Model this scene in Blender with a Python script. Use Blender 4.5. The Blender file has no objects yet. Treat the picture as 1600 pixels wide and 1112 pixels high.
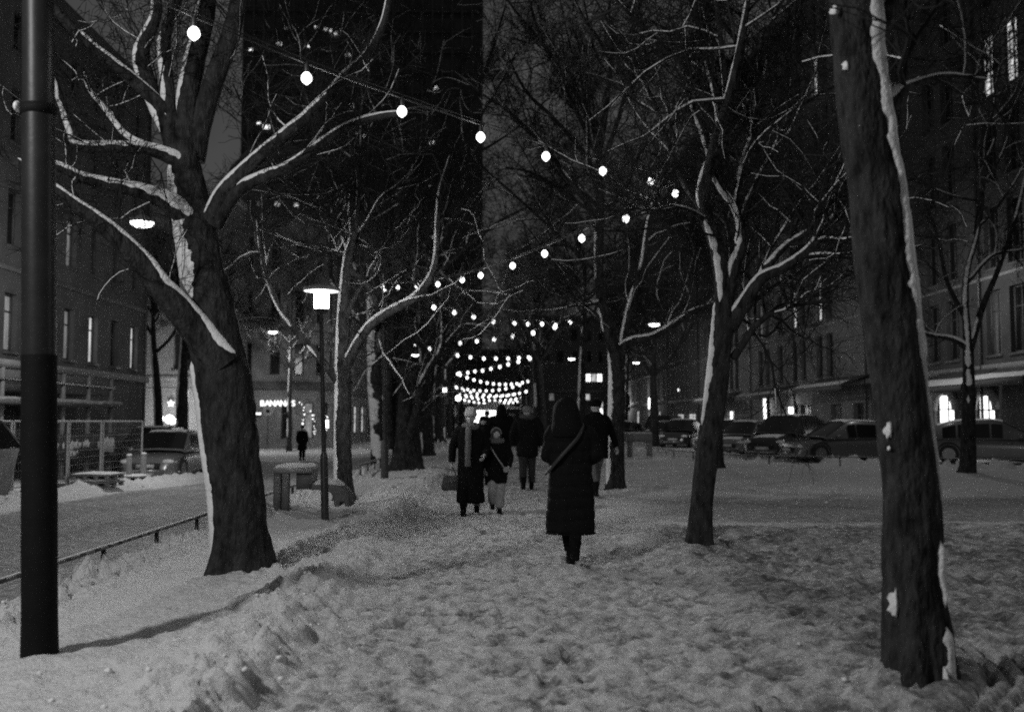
import bpy, math, random
import numpy as np
from mathutils import Vector, Matrix

# ---------------------------------------------------------------- camera
F = 1556.0                                  # focal length in photograph pixels
YAW = math.atan(32/F); PIT = math.atan(102/F)
EYE = np.array([0.0, 0.0, 1.45])
C = bpy.context.scene.collection
cam = bpy.data.cameras.new('camera'); camo = bpy.data.objects.new('camera', cam); C.objects.link(camo)
bpy.context.scene.camera = camo
cam.sensor_width = 36.0; cam.lens = 36.0*F/1600; cam.clip_start = 0.1; cam.clip_end = 3000
camo.location = EYE; camo.rotation_euler = (math.pi/2+PIT, 0, -YAW)
cam.dof.use_dof = True; cam.dof.focus_distance = 10.5; cam.dof.aperture_fstop = 1.5
sc = bpy.context.scene
sc.render.resolution_x = 1024; sc.render.resolution_y = 711
sc.view_settings.view_transform = 'Standard'; sc.view_settings.look = 'None'
sc.view_settings.exposure = 0.0; sc.view_settings.gamma = 1.0
sc.cycles.use_denoising = False; sc.cycles.denoising_input_passes = 'RGB_ALBEDO_NORMAL'
sc.cycles.max_bounces = 5; sc.cycles.diffuse_bounces = 2; sc.cycles.glossy_bounces = 3
sc.cycles.sample_clamp_indirect = .5
sc.cycles.filter_width = 1.9; sc.cycles.use_adaptive_sampling = False; sc.cycles.sample_clamp_direct = 3.0; sc.cycles.use_light_tree = True

# ---------------------------------------------------------------- night sky: city glow on low cloud, grey
w = bpy.data.worlds.new('World'); sc.world = w; w.use_nodes = True
nt = w.node_tree; nt.nodes.clear()
wo = nt.nodes.new('ShaderNodeOutputWorld'); bg = nt.nodes.new('ShaderNodeBackground')
sky = nt.nodes.new('ShaderNodeTexSky'); sky.sky_type = 'NISHITA'; sky.sun_disc = False
sky.sun_elevation = math.radians(2); sky.sun_rotation = math.radians(200)
bw = nt.nodes.new('ShaderNodeRGBToBW'); nt.links.new(sky.outputs[0], bw.inputs[0])
tc = nt.nodes.new('ShaderNodeTexCoord'); nz = nt.nodes.new('ShaderNodeTexNoise')
nz.inputs['Scale'].default_value = 4.2; nz.inputs['Detail'].default_value = 5
nt.links.new(tc.outputs['Generated'], nz.inputs['Vector'])
mr = nt.nodes.new('ShaderNodeMapRange'); mr.inputs[1].default_value = .3; mr.inputs[2].default_value = .7
mr.inputs[3].default_value = .034; mr.inputs[4].default_value = .070
nt.links.new(nz.outputs[0], mr.inputs[0])
mu = nt.nodes.new('ShaderNodeMath'); mu.operation = 'MULTIPLY_ADD'; mu.inputs[1].default_value = 0.006
nt.links.new(bw.outputs[0], mu.inputs[0]); nt.links.new(mr.outputs[0], mu.inputs[2])
nt.links.new(mu.outputs[0], bg.inputs['Color']); bg.inputs['Strength'].default_value = 1.0
w.cycles.sampling_method = 'NONE'; nt.links.new(bg.outputs[0], wo.inputs['Surface'])

# ---------------------------------------------------------------- pixel helpers (photograph 1600 x 1112)
_f = np.array([math.sin(YAW)*math.cos(PIT), math.cos(YAW)*math.cos(PIT), math.sin(PIT)])
_r = np.array([math.cos(YAW), -math.sin(YAW), 0.0])
_u = np.cross(_r, _f)
def ray(px, py): return _f*F + _r*(px-800) - _u*(py-556)
def at(px, py, Y):
    d = ray(px, py); return EYE + d*(Y/d[1])
def gnd(px, py, z=0.0):
    d = ray(px, py); return EYE + d*((z-EYE[2])/d[2])
def atX(px, py, X):
    d = ray(px, py); return EYE + d*(X/d[0])

# ---------------------------------------------------------------- noise
def _h(ix, iy, iz, s):
    n = (ix*374761393 + iy*668265263 + iz*2147483647 + s*974634777) & 0xffffffff
    n = ((n ^ (n >> 13))*1274126177) & 0xffffffff
    n = ((n ^ (n >> 16))*2246822519) & 0xffffffff
    return ((n ^ (n >> 15)) & 0xffff)/65535.0
def vn(p, s=0):
    p = np.asarray(p, float); i = np.floor(p).astype(np.int64); f = p-i; f = f*f*(3-2*f)
    x, y, z = i[..., 0], i[..., 1], i[..., 2]; r = 0
    for a in (0, 1):
        for b in (0, 1):
            for c in (0, 1):
                wt = (f[..., 0] if a else 1-f[..., 0])*(f[..., 1] if b else 1-f[..., 1])*(f[..., 2] if c else 1-f[..., 2])
                r = r + wt*_h(x+a, y+b, z+c, s)
    return r
def fbm(p, o=4, s=0):
    p = np.asarray(p, float); r = 0; a = .5; t = 0
    for k in range(o):
        r = r + a*vn(p, s+k); t += a; a *= .5; p = p*2.03+7.1
    return r/t
def sstep(a, b, x):
    t = np.clip((x-a)/(b-a), 0, 1); return t*t*(3-2*t)

# ---------------------------------------------------------------- materials
MATS = {}
def mat(name, v, rough=.8, var=0.0, scale=6.0, bump=0.0, bscale=None, metal=0.0, emit=0.0, spec=.5, stretch=(1, 1, 1), lo=None, coat=0):
    if name in MATS: return MATS[name]
    m = bpy.data.materials.new(name); m.use_nodes = True; n = m.node_tree; b = n.nodes['Principled BSDF']
    b.inputs['Base Color'].default_value = (v, v, v, 1); b.inputs['Roughness'].default_value = rough
    b.inputs['Metallic'].default_value = metal; b.inputs['Specular IOR Level'].default_value = spec
    b.inputs['Coat Weight'].default_value = coat
    if emit:
        b.inputs['Emission Color'].default_value = (1, 1, 1, 1); b.inputs['Emission Strength'].default_value = emit
    if var or bump:
        t = n.nodes.new('ShaderNodeTexCoord'); mp = n.nodes.new('ShaderNodeMapping'); mp.inputs['Scale'].default_value = stretch
        n.links.new(t.outputs['Object'], mp.inputs[0])
        z = n.nodes.new('ShaderNodeTexNoise'); z.inputs['Scale'].default_value = scale; z.inputs['Detail'].default_value = 7; z.inputs['Roughness'].default_value = .65
        n.links.new(mp.outputs[0], z.inputs['Vector'])
        if var:
            r = n.nodes.new('ShaderNodeMapRange'); r.inputs[1].default_value = .3; r.inputs[2].default_value = .7
            r.inputs[3].default_value = (lo if lo is not None else v*(1-var)); r.inputs[4].default_value = v*(1+var)
            n.links.new(z.outputs[0], r.inputs[0]); n.links.new(r.outputs[0], b.inputs['Base Color'])
        if bump:
            z2 = n.nodes.new('ShaderNodeTexNoise'); z2.inputs['Scale'].default_value = bscale or scale; z2.inputs['Detail'].default_value = 6
            n.links.new(mp.outputs[0], z2.inputs['Vector'])
            bp = n.nodes.new('ShaderNodeBump'); bp.inputs['Strength'].default_value = 1.0; bp.inputs['Distance'].default_value = bump
            n.links.new(z2.outputs[0], bp.inputs['Height']); n.links.new(bp.outputs[0], b.inputs['Normal'])
    if emit: m.cycles.emission_sampling = 'NONE'
    MATS[name] = m; return m
def ground_mat():
    m = bpy.data.materials.new('ground_snow'); m.use_nodes = True; n = m.node_tree; b = n.nodes['Principled BSDF']
    b.inputs['Roughness'].default_value = .75; b.inputs['Specular IOR Level'].default_value = .3
    a = n.nodes.new('ShaderNodeAttribute'); a.attribute_name = 'dirt'
    t = n.nodes.new('ShaderNodeTexCoord')
    z = n.nodes.new('ShaderNodeTexNoise'); z.inputs['Scale'].default_value = 11; z.inputs['Detail'].default_value = 8; z.inputs['Roughness'].default_value = .72
    mp = n.nodes.new('ShaderNodeMapping'); mp.inputs['Scale'].default_value = (1, 1.5, 1); n.links.new(t.outputs['Object'], mp.inputs[0]); n.links.new(mp.outputs[0], z.inputs['Vector'])
    s = n.nodes.new('ShaderNodeMath'); s.operation = 'MULTIPLY_ADD'; s.inputs[1].default_value = 1.35
    sb = n.nodes.new('ShaderNodeMath'); sb.operation = 'SUBTRACT'; sb.inputs[1].default_value = .165; n.links.new(z.outputs[0], sb.inputs[0]); n.links.new(sb.outputs[0], s.inputs[0]); n.links.new(a.outputs['Fac'], s.inputs[2])
    r = n.nodes.new('ShaderNodeValToRGB')
    e = r.color_ramp.elements; e[0].position = .35; e[0].color = (.78,)*3+(1,); e[1].position = 1.3/1.0 if False else 1.0; e[1].color = (.10,)*3+(1,)
    k = r.color_ramp.elements.new(.62); k.color = (.58,)*3+(1,)
    k = r.color_ramp.elements.new(.8); k.color = (.30,)*3+(1,)
    n.links.new(s.outputs[0], r.inputs[0]); n.links.new(r.outputs[0], b.inputs['Base Color'])
    z2 = n.nodes.new('ShaderNodeTexNoise'); z2.inputs['Scale'].default_value = 17; z2.inputs['Detail'].default_value = 9; z2.inputs['Roughness'].default_value = .65
    n.links.new(t.outputs['Object'], z2.inputs['Vector'])
    bp = n.nodes.new('ShaderNodeBump'); bp.inputs['Distance'].default_value = .055; bp.inputs['Strength'].default_value = 1.0
    n.links.new(z2.outputs[0], bp.inputs['Height']); n.links.new(bp.outputs[0], b.inputs['Normal'])
    return m
BARK = mat('bark', .031, .95, .95, 12, .045, 30, stretch=(1, 1, .42), spec=.2)
TWIG = mat('twig_bark', .022, .95, spec=.2)
SNOW = mat('snow', .8, .7, .06, 20, .012, 45, spec=.3)
DARKMETAL = mat('dark_metal', .03, .35, .3, 4, spec=.5)
CONC = mat('concrete', .22, .85, .25, 5, .006, 30)
PLASTER_L = mat('plaster_dark', .13, .9, .25, 1.2, .01, 20)
PLASTER_R = mat('plaster_grey', .15, .9, .3, .8, .01, 20)
PLASTER_B = mat('plaster_pale', .30, .9, .25, 1.0, .01, 20)
STONE = mat('stone_trim', .26, .85, .25, 4)
TOWERM = mat('tower_cladding', .05, .6, .2, .6)
GLASSD = mat('dark_glass', .012, .12, spec=.6)
GLASSC = mat('curtained_glass', .10, .3, .4, 2.0)
FRAME = mat('window_frame', .10, .6)
FRAMEL = mat('pale_window_frame', .35, .6)
def lit_mat(name, e, lo):
    m = mat(name, .5, .5, emit=1.0); n = m.node_tree; b = n.nodes['Principled BSDF']; t = n.nodes.new('ShaderNodeTexCoord'); mp = n.nodes.new('ShaderNodeMapping'); mp.inputs['Scale'].default_value = (5, 5, .8)
    z = n.nodes.new('ShaderNodeTexNoise'); z.inputs['Scale'].default_value = 1.3; z.inputs['Detail'].default_value = 4; r = n.nodes.new('ShaderNodeMapRange')
    r.inputs[1].default_value = .35; r.inputs[2].default_value = .65; r.inputs[3].default_value = lo; r.inputs[4].default_value = e
    n.links.new(t.outputs['Object'], mp.inputs[0]); n.links.new(mp.outputs[0], z.inputs['Vector']); n.links.new(z.outputs[0], r.inputs[0]); n.links.new(r.outputs[0], b.inputs['Emission Strength']); m.cycles.emission_sampling = 'NONE'; return m
LIT = lit_mat('lit_pane', .85, .22)
LITDIM = lit_mat('dim_lit_pane', .16, .03)
LITHOT = mat('bright_lit_pane', .8, .5, emit=2.2)
BULB = mat('bulb_glow', .9, .4, emit=9)
BULBF = mat('far_bulb_glow', .9, .4, emit=7); BULBF.cycles.emission_sampling = 'NONE'
LAMPG = mat('lamp_glow', .9, .4, emit=14)
RUBBER = mat('rubber', .02, .8)
CLOTH = mat('black_cloth', .007, .95, .4, 25, .004, 60, spec=.1)
SKIN = mat('skin', .42, .6)

# ---------------------------------------------------------------- mesh helpers
class MB:
    def __init__(s): s.v = []; s.f = []; s.m = []; s.n = 0
    def add(s, v, f, mi=0):
        v = np.asarray(v, float).reshape(-1, 3); f = np.asarray(f, int)
        s.v.append(v); s.f.append(f+s.n); s.m.append(np.full(len(f), mi)); s.n += len(v); return s
    def box(s, lo, hi, mi=0):
        x0, y0, z0 = lo; x1, y1, z1 = hi
        v = [(x0,y0,z0),(x1,y0,z0),(x1,y1,z0),(x0,y1,z0),(x0,y0,z1),(x1,y0,z1),(x1,y1,z1),(x0,y1,z1)]
        return s.add(v, [(0,3,2,1),(4,5,6,7),(0,1,5,4),(1,2,6,5),(2,3,7,6),(3,0,4,7)], mi)
    def build(s, name, mats, parent=None, smooth=False, M=None):
        if not isinstance(mats, (list, tuple)): mats = [mats]
        V = np.concatenate(s.v); 
        if M is not None: V = V@np.array(M)[:3, :3].T+np.array(M)[:3, 3]
        return rawmesh(name, V, s.f, np.concatenate(s.m), mats, parent, smooth)
def mesh_data(name, V, fs, mi=None, mats=(), smooth=False):
    me = bpy.data.meshes.new(name)
    me.vertices.add(len(V)); me.vertices.foreach_set('co', np.asarray(V, np.float32).ravel())
    tot = np.concatenate([np.full(len(f), f.shape[1]) for f in fs if len(f)]); lv = np.concatenate([f.ravel() for f in fs if len(f)])
    me.loops.add(len(lv)); me.loops.foreach_set('vertex_index', lv.astype(np.int32))
    me.polygons.add(len(tot)); st = np.concatenate([[0], np.cumsum(tot)[:-1]])
    me.polygons.foreach_set('loop_start', st.astype(np.int32))
    me.polygons.foreach_set('loop_total', tot.astype(np.int32))
    if mi is not None and mi.max() > 0: me.polygons.foreach_set('material_index', mi.astype(np.int32))
    if smooth: me.polygons.foreach_set('use_smooth', np.ones(len(tot), bool))
    for m in mats: me.materials.append(m)
    me.update(calc_edges=True); return me
def rawmesh(name, V, fs, mi, mats, parent, smooth):
    # group faces of equal arity keeping order of material indices
    me = mesh_data(name, V, fs, mi, mats, smooth)
    o = bpy.data.objects.new(name, me); C.objects.link(o)
    if parent: o.parent = parent
    return o
def tag(o, label=None, cat=None, group=None, kind=None):
    if label: o['label'] = label
    if cat: o['category'] = cat
    if group: o['group'] = group
    if kind: o['kind'] = kind
    return o
def empty(name, loc=(0, 0, 0), rz=0, label=None, cat=None, group=None):
    o = bpy.data.objects.new(name, None); C.objects.link(o); o.location = tuple(loc); o.rotation_euler = (0, 0, rz)
    o.empty_display_size = .3
    return tag(o, label, cat, group)
def copy_tree(o, parent=None):
    kids = [k for k in bpy.data.objects if k.parent == o]
    c = o.copy(); C.objects.link(c); c.parent = parent
    for k in kids: copy_tree(k, c)
    return c
def frames(P):
    P = np.asarray(P, float); T = np.gradient(P, axis=0); T /= np.linalg.norm(T, axis=1)[:, None]+1e-12
    N = np.zeros_like(P); a = np.array([0, 1., 0]) if abs(T[0, 1]) < .8 else np.array([1., 0, 0])
    for i in range(len(P)):
        a = a-T[i]*a.dot(T[i]); a /= np.linalg.norm(a)+1e-12; N[i] = a
    return T, N, np.cross(T, N)
def tube(mb, P, R, S=10, mi=0, cap=True, rn=0.0, seed=0, sx=1.0, sy=1.0, mod=None):
    P = np.asarray(P, float); R = np.broadcast_to(np.asarray(R, float), (len(P),)); T, N, B = frames(P)
    th = np.linspace(0, 2*np.pi, S, endpoint=False)
    rr = np.repeat(R[:, None], S, 1)
    D = N[:, None]*(np.cos(th)*sx)[None, :, None]+B[:, None]*(np.sin(th)*sy)[None, :, None]
    V = P[:, None]+D*rr[..., None]
    if rn: V = P[:, None]+D*(rr*(1+rn*2*(fbm(V*[6, 6, 2.5]+seed*3.1, 4, seed)-.5)))[..., None]
    if rn > .095: V = V+D*(rr*.10*(np.abs(fbm(V*[26, 26, 3.2]+seed, 3, seed+4)-.5)*2-.25))[..., None]
    if mod is not None: V = P[:, None]+(V-P[:, None])*mod(V, th)[..., None]
    n = len(P); i = np.arange(n-1)[:, None]*S; j = np.arange(S)[None]; j2 = (j+1) % S
    f = np.stack([i+j, i+j2, i+S+j2, i+S+j], -1).reshape(-1, 4)
    V = V.reshape(-1, 3); mb.add(V, f, mi)
    if cap:
        for e, ring in ((0, np.arange(S)), (n-1, (n-1)*S+np.arange(S))):
            base = mb.n-len(V); 
            c = P[e]; mb.add(np.vstack([V[ring], c]), [((k+1) % S, k, S) if e == 0 else (k, (k+1) % S, S) for k in range(S)], mi)
    return mb
def cr(P, step):
    """Catmull-Rom resampling of rows (x,y,z,r,...)"""
    P = np.asarray(P, float); out = []
    for i in range(len(P)-1):
        p0 = P[i-1] if i else 2*P[0]-P[1]; p1 = P[i]; p2 = P[i+1]; p3 = P[i+2] if i+2 < len(P) else 2*P[-1]-P[-2]
        n = max(1, int(np.ceil(np.linalg.norm((p2-p1)[:3])/step)))
        for k in range(n):
            t = k/n; out.append(.5*((2*p1)+(-p0+p2)*t+(2*p0-5*p1+4*p2-p3)*t*t+(-p0+3*p1-3*p2+p3)*t**3))
    out.append(P[-1]); return np.array(out)
def lathe(mb, prof, S=24, c=(0, 0, 0), mi=0):
    prof = np.asarray(prof, float); th = np.linspace(0, 2*np.pi, S, endpoint=False)
    V = np.stack([prof[:, 0][:, None]*np.cos(th)+c[0], prof[:, 0][:, None]*np.sin(th)+c[1], np.repeat(prof[:, 1][:, None], S, 1)+c[2]], -1)
    n = len(prof); i = np.arange(n-1)[:, None]*S; j = np.arange(S)[None]; j2 = (j+1) % S
    return mb.add(V.reshape(-1, 3), np.stack([i+j, i+j2, i+S+j2, i+S+j], -1).reshape(-1, 4), mi)
def sphere(mb, c, r, n=10, mi=0):
    r = np.broadcast_to(np.asarray(r, float), (3,))
    a = np.linspace(-np.pi/2+.01, np.pi/2-.01, n); th = np.linspace(0, 2*np.pi, 2*n, endpoint=False)
    V = np.stack([np.cos(a)[:, None]*np.cos(th), np.cos(a)[:, None]*np.sin(th), np.repeat(np.sin(a)[:, None], 2*n, 1)], -1)*r+np.asarray(c)
    S = 2*n; i = np.arange(n-1)[:, None]*S; j = np.arange(S)[None]; j2 = (j+1) % S
    return mb.add(V.reshape(-1, 3), np.stack([i+j, i+j2, i+S+j2, i+S+j], -1).reshape(-1, 4), mi)
def point_light(name, loc, power, parent=None, r=.12):
    l = bpy.data.lights.new(name, 'POINT'); l.energy = power; l.shadow_soft_size = r
    o = bpy.data.objects.new(name, l); C.objects.link(o); o.location = tuple(loc)
    if parent: o.parent = parent
    return o

# ---------------------------------------------------------------- ground sheet
def rut(Y): return np.interp(Y, [4.2, 5.06, 5.64, 6.23, 6.7], [1.9, 2.43, 2.86, 3.06, 3.1])
def regions(X, Y):
    r = np.zeros(X.shape, int)                                   # 0 ground
    r[(X > -1.25+.12*np.sin(Y*.9)) & (X < 1.75+.1*np.sin(Y*1.3)) & (Y < 130) & (Y > -12)] = 1     # path
    r[(X < -3.95) & (X > -7.9) & (Y < 33) & (Y > -30)] = 2       # left road
    r[(X > -40) & (X < -3.2) & (Y >= 33) & (Y < 44)] = 2
    r[(X > 2.35) & (Y > 14.2+.08*np.sin(X*3)) & (Y < 19.5+.5*np.sin(X*.5)) & (X < 60)] = 3        # cross lane
    xs = 6.5+(42-Y)*.75
    r[(X > xs+1.2) & (X < 16.5) & (Y > 22) & (Y < 180)] = 4      # right street
    return r
def hgt(X, Y):
    p = np.stack([X, Y, 0*X], -1); drop = .32*sstep(19, 33, Y)*sstep(-4.0, -8.0, X)
    big = fbm(p*.5, 3, 3)-.5; mid = fbm(p*2.2, 4, 11)-.5; fine = fbm(p*9, 3, 21)-.5
    lump = np.clip(fbm(p*5.5, 4, 31)-.45, 0, 1)
    lump2 = np.clip(fbm(p*11+3, 3, 37)-.5, 0, 1); crumb = fbm(p*16, 2, 23)-.5
    pm_ = sstep(-1.35, -1.05, X)*sstep(2.0, 1.5, X); h = .08*big+.05*mid*(1-.75*pm_)+.03*fine+.016*crumb
    out = sstep(2.0, 3.5, Y)                                     # ----
    left = sstep(-1.0, -1.5, X)*sstep(-4.1, -3.5, X)
    h += left*(-.01+.06*(fbm(p*1.3, 3, 5)-.3)+.06*lump)
    h += .07*np.exp(-((X+1.5+.15*np.sin(Y*1.1))/.34)**2)*(.3+1.5*fbm(p*1.6, 3, 8))*sstep(30, 20, Y)+(.055*sstep(.02, .16, lump)+.045*sstep(.0, .12, lump2)+.03*sstep(.45, .62, fbm(p*17, 2, 39)))*np.exp(-((X+1.6+.3*np.sin(Y*.7))/.6)**2)
    pathm = sstep(-1.35, -1.05, X)*sstep(2.0, 1.5, X)
    pit = np.clip(fbm(p*np.array([3.6, 5.2, 1]), 3, 51)-.47, 0, 1)
    pit2 = np.clip(fbm(p*np.array([8.5, 11, 1]), 3, 53)-.52, 0, 1); pit3 = np.clip(fbm(p*np.array([15, 21, 1]), 2, 57)-.5, 0, 1); h = h*(1-pathm*.6)-pathm*(.02+.015*pit+.09*pit2+.12*pit3)
    right = sstep(1.5, 2.3, X)*sstep(16, 13, Y)
    h += right*(.10*lump-.08*pit+.12*lump2-.12*pit2+.02)
    rd = sstep(-3.85, -4.1, X)*sstep(-8.05, -7.8, X)*sstep(33.5, 32.5, Y)
    rd = np.maximum(rd, sstep(-3.0, -3.4, X)*sstep(32.8, 33.2, Y)*sstep(44.3, 43.8, Y))
    lane = sstep(1.8, 3.4, X)*sstep(13.6, 14.8, Y)*sstep(20.4, 19.2, Y)*.7
    flat = np.maximum(rd, lane); h = h*(1-flat*.85)-flat*.05
    bk = np.exp(-((X+8.5)/.5)**2)*(1-rd)*sstep(34, 32, Y); h += bk*(.10+.10*sstep(0, .18, lump)+.06*sstep(0, .15, lump2))
    bk2 = np.exp(-((X+3.55)/.25)**2)*(1-rd)*sstep(34, 32, Y); h += bk2*(.02+.22*lump+.5*lump2)
    xs = 6.5+(42-Y)*.75; bk3 = np.exp(-((X-xs+.3)/.8)**2)*(Y > 24)*(Y < 60); h += bk3*(.0+1.1*lump)
    h += .22*np.exp(-(((X-xs-1.5)/1.6)**2))*sstep(38, 42, Y)*sstep(58, 50, Y)
    yb = np.exp(-((Y-20.6)/.5)**2)*sstep(2.2, 3, X); h += yb*(.05+.2*lump)
    # snow collar round the near trunks
    for (tx, ty, k) in ((2.41, 5.6, .09), (2.37, 11.3, .05), (-2.43, 9.7, .05), (-2.7, 18, .05), (-2.7, 6.1, .02)):
        d = np.hypot(X-tx, Y-ty); h += k*np.exp(-(d/.42)**2)
    d = X-rut(Y)
    rz_ = np.exp(-((d-.15)/.3)**4)*sstep(6.9, 6.4, Y)*sstep(4.2, 4.7, Y); h = h*(1-.7*rz_)
    for q in (-.05, .07, .19, .31): h -= .075*np.exp(-((d-q)/.030)**2)*sstep(6.8, 6.3, Y)*sstep(4.3, 4.8, Y)
    return h*sstep(-30, 0, Y)*np.where(Y > 120, .3, 1)-drop
def dirt(X, Y, R):
    p = np.stack([X, Y, 0*X], -1)
    d = np.full(X.shape, -.12)+.12*(fbm(p*.8, 4, 61)-.5)
    pathm = sstep(-1.35, -.95, X)*sstep(2.2, 1.5, X)
    d += pathm*(.17+.10*(fbm(p*np.array([3.6, 5.2, 1]), 4, 51)-.42)+.62*(fbm(p*np.array([10, 15, 1]), 3, 55)-.5)+.35*np.clip(fbm(p*np.array([8.5, 11, 1]), 3, 53)-.5, 0, 1))  # dirty path snow; its pits are also darkened in the colour like shade
    d += sstep(1.5, 2.4, X)*sstep(14.4, 13.4, Y)*(.42+.22*(fbm(p*1.8, 4, 71)-.45)+.45*(fbm(p*8, 3, 73)-.5))  # dirty trampled snow, darkened further to paint in the lamp's falloff
    d += np.where(R == 2, .46+.18*(fbm(p*np.array([1.6, .35, 1]), 3, 81)-.5), 0)
    nn_ = fbm(p*1.5, 4, 91)-.5; d += .42*sstep(1.6, 3.6, X+nn_*1.2)*sstep(14.0, 15.0, Y+nn_*1.4)*sstep(20.4, 18.8, Y+nn_*2)
    d += np.where(R == 4, .30, 0)
    d += sstep(2.2, 3, X)*sstep(19.8, 20.5, Y)*.10
    return d
def grow_axis(a, b, s0, k):
    o = [a]; 
    while o[-1] < b: o.append(o[-1]+max(s0, k*abs(o[-1])))
    return o
xr = grow_axis(3.0, 60, .028, .0115); xr += grow_axis(xr[-1], 420, 1, .05)[1:]; xl = grow_axis(4.0, 40, .03, .013); xl += grow_axis(xl[-1], 420, 1, .05)[1:]; xl = [-v for v in xl][::-1]
xs_ = np.array(xl+list(np.arange(-4.0+.028, 3.0-.01, .028))+xr)
ys_ = np.array([-60, -40, -25, -15, -8, -4, -1, 1, 2.4]+grow_axis(3.2, 60, .02, .0052)+grow_axis(60.4, 900, .4, .012))
GX, GY = np.meshgrid(xs_, ys_); GZ = hgt(GX, GY)
cx = (GX[:-1, :-1]+GX[1:, 1:])/2; cy = (GY[:-1, :-1]+GY[1:, 1:])/2; RG = regions(cx, cy)
DV = dirt(GX, GY, regions(GX, GY))
rs = np.random.RandomState(7)
for k in range(3800):                                   # boot prints pressed into the trampled snow
    y = 3.4+24*rs.uniform()**1.6; x = rs.uniform(-1.25, 1.9) if rs.uniform() < .62 else rs.uniform(1.5, 6.5)
    if 14 < y < 20 and x > 2.2: continue
    if x < -1.0 and rs.uniform() < .5: x -= rs.uniform(0, .8)
    an = rs.normal()*.35+(math.pi if rs.uniform() < .5 else 0) if x < 2 else rs.uniform(0, 6.28); dp = rs.uniform(.006, .018) if x < 2 else rs.uniform(.008, .028)
    i0, i1 = np.searchsorted(ys_, [y-.24, y+.24]); j0, j1 = np.searchsorted(xs_, [x-.24, x+.24]); u_ = GX[i0:i1, j0:j1]-x; v_ = GY[i0:i1, j0:j1]-y
    c_, s_ = math.cos(an), math.sin(an); a_ = (u_*c_+v_*s_)/.055; b_ = (-u_*s_+v_*c_)/.145; r2 = a_**4+b_**4+.6*(b_ > .1)*(a_**2)*.3
    GZ[i0:i1, j0:j1] += -dp*np.exp(-r2)+.45*dp*np.exp(-((np.sqrt(a_**2+b_**2)-1.35)/.3)**2); DV[i0:i1, j0:j1] += .07*np.exp(-r2)
DV = DV.ravel()
nxg = len(xs_); idx = np.arange(len(ys_)*nxg).reshape(len(ys_), nxg)
Q = np.stack([idx[:-1, :-1], idx[:-1, 1:], idx[1:, 1:], idx[1:, :-1]], -1)
GM = ground_mat(); GV = np.stack([GX, GY, GZ], -1).reshape(-1, 3)
for k, nm in enumerate(('snowy_ground', 'trampled_snow_path', 'road', 'cross_lane', 'street')):
    q = Q[RG == k]
    if not len(q): continue
    u, inv = np.unique(q, return_inverse=True)
    me = mesh_data(nm, GV[u], [inv.reshape(-1, 4)], None, [GM], True)
    at_ = me.attributes.new('dirt', 'FLOAT', 'POINT'); at_.data.foreach_set('value', DV[u].astype(np.float32))
    o = bpy.data.objects.new(nm, me); C.objects.link(o); o['kind'] = 'structure'
# loose clods thrown up along the cleared edges: one uncountable scatter
V_ = []; F_ = []; ico = np.array([(0,0,1),(.894,0,.447),(.276,.851,.447),(-.724,.526,.447),(-.724,-.526,.447),(.276,-.851,.447),(.724,.526,-.447),(-.276,.851,-.447),(-.894,0,-.447),(-.276,-.851,-.447),(.724,-.526,-.447),(0,0,-1)])
icf = np.array([(0,1,2),(0,2,3),(0,3,4),(0,4,5),(0,5,1),(1,6,2),(2,7,3),(3,8,4),(4,9,5),(5,10,1),(1,10,6),(2,6,7),(3,7,8),(4,8,9),(5,9,10),(6,11,7),(7,11,8),(8,11,9),(9,11,10),(10,11,6)])
CX = []
for k in range(2600):
    q = rs.uniform(); y = 3.3+26*rs.uniform()**1.5
    if q < .42: x = -1.6+rs.normal()*.42
    elif q < .56: x = -3.6+rs.normal()*.18
    elif q < .72: x = -8.5+rs.normal()*.35; y += 6
    elif q < .86: x = rs.uniform(1.6, 6.5)
    else: y = rs.uniform(26, 42); x = 6.2+(42-y)*.75+rs.normal()*.4
    r = (.005+.02*rs.uniform()**4)*(1.6 if abs(x) > 6 else 1); CX.append((x, y, r))
CX = np.array(CX); cz_ = hgt(CX[:, 0], CX[:, 1])
cv = ico[None]*(CX[:, 2][:, None, None]*rs.uniform(.55, 1.25, (len(CX), 12, 1))*np.array([1, 1, .75]))+np.stack([CX[:, 0], CX[:, 1], cz_+CX[:, 2]*.3], 1)[:, None]
MBc = MB(); MBc.add(cv.reshape(-1, 3), (icf[None]+12*np.arange(len(CX))[:, None, None]).reshape(-1, 3)); o = MBc.build('snow_clods', SNOW, None, True); tag(o, 'loose clods of snow along the path edge and the rails', 'snow', None, 'stuff')
def gz(x, y): return float(hgt(np.array([x]), np.array([y]))[0])
# ================================================================ buildings
WCACHE = {}
def window_mesh(w, h, kind, fr, bars=1, depth=.06):
    key = (round(w, 2), round(h, 2), kind, fr, bars)
    if key in WCACHE: return WCACHE[key]
    mb = MB(); t = .07
    mb.box((0, -.02, 0), (w, .05, t)); mb.box((0, -.02, h-t), (w, .05, h)); mb.box((0, -.02, t), (t, .05, h-t)); mb.box((w-t, -.02, t), (w, .05, h-t))
    if bars:
        mb.box((w/2-.025, -.015, t), (w/2+.025, .045, h-t)) if w > .9 else None
        mb.box((t, -.012, h*.68), (w-t, .042, h*.68+.05))
    if h < 4 and w > .75 and h > 1.2: mb.box((-.07, -.26, -.1), (w+.07, -.15, -.004))
    mb.add([(t, .03, t), (w-t, .03, t), (w-t, .03, h-t), (t, .03, h-t)], [(0, 1, 2, 3)], 1)
    g = {'dark': GLASSD, 'lit': LIT, 'dim': LITDIM, 'hot': LITHOT, 'curtain': GLASSC}[kind]
    V = np.concatenate(mb.v); me = mesh_data('window', V, mb.f, np.concatenate(mb.m), [fr, g]); WCACHE[key] = me; return me
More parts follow.
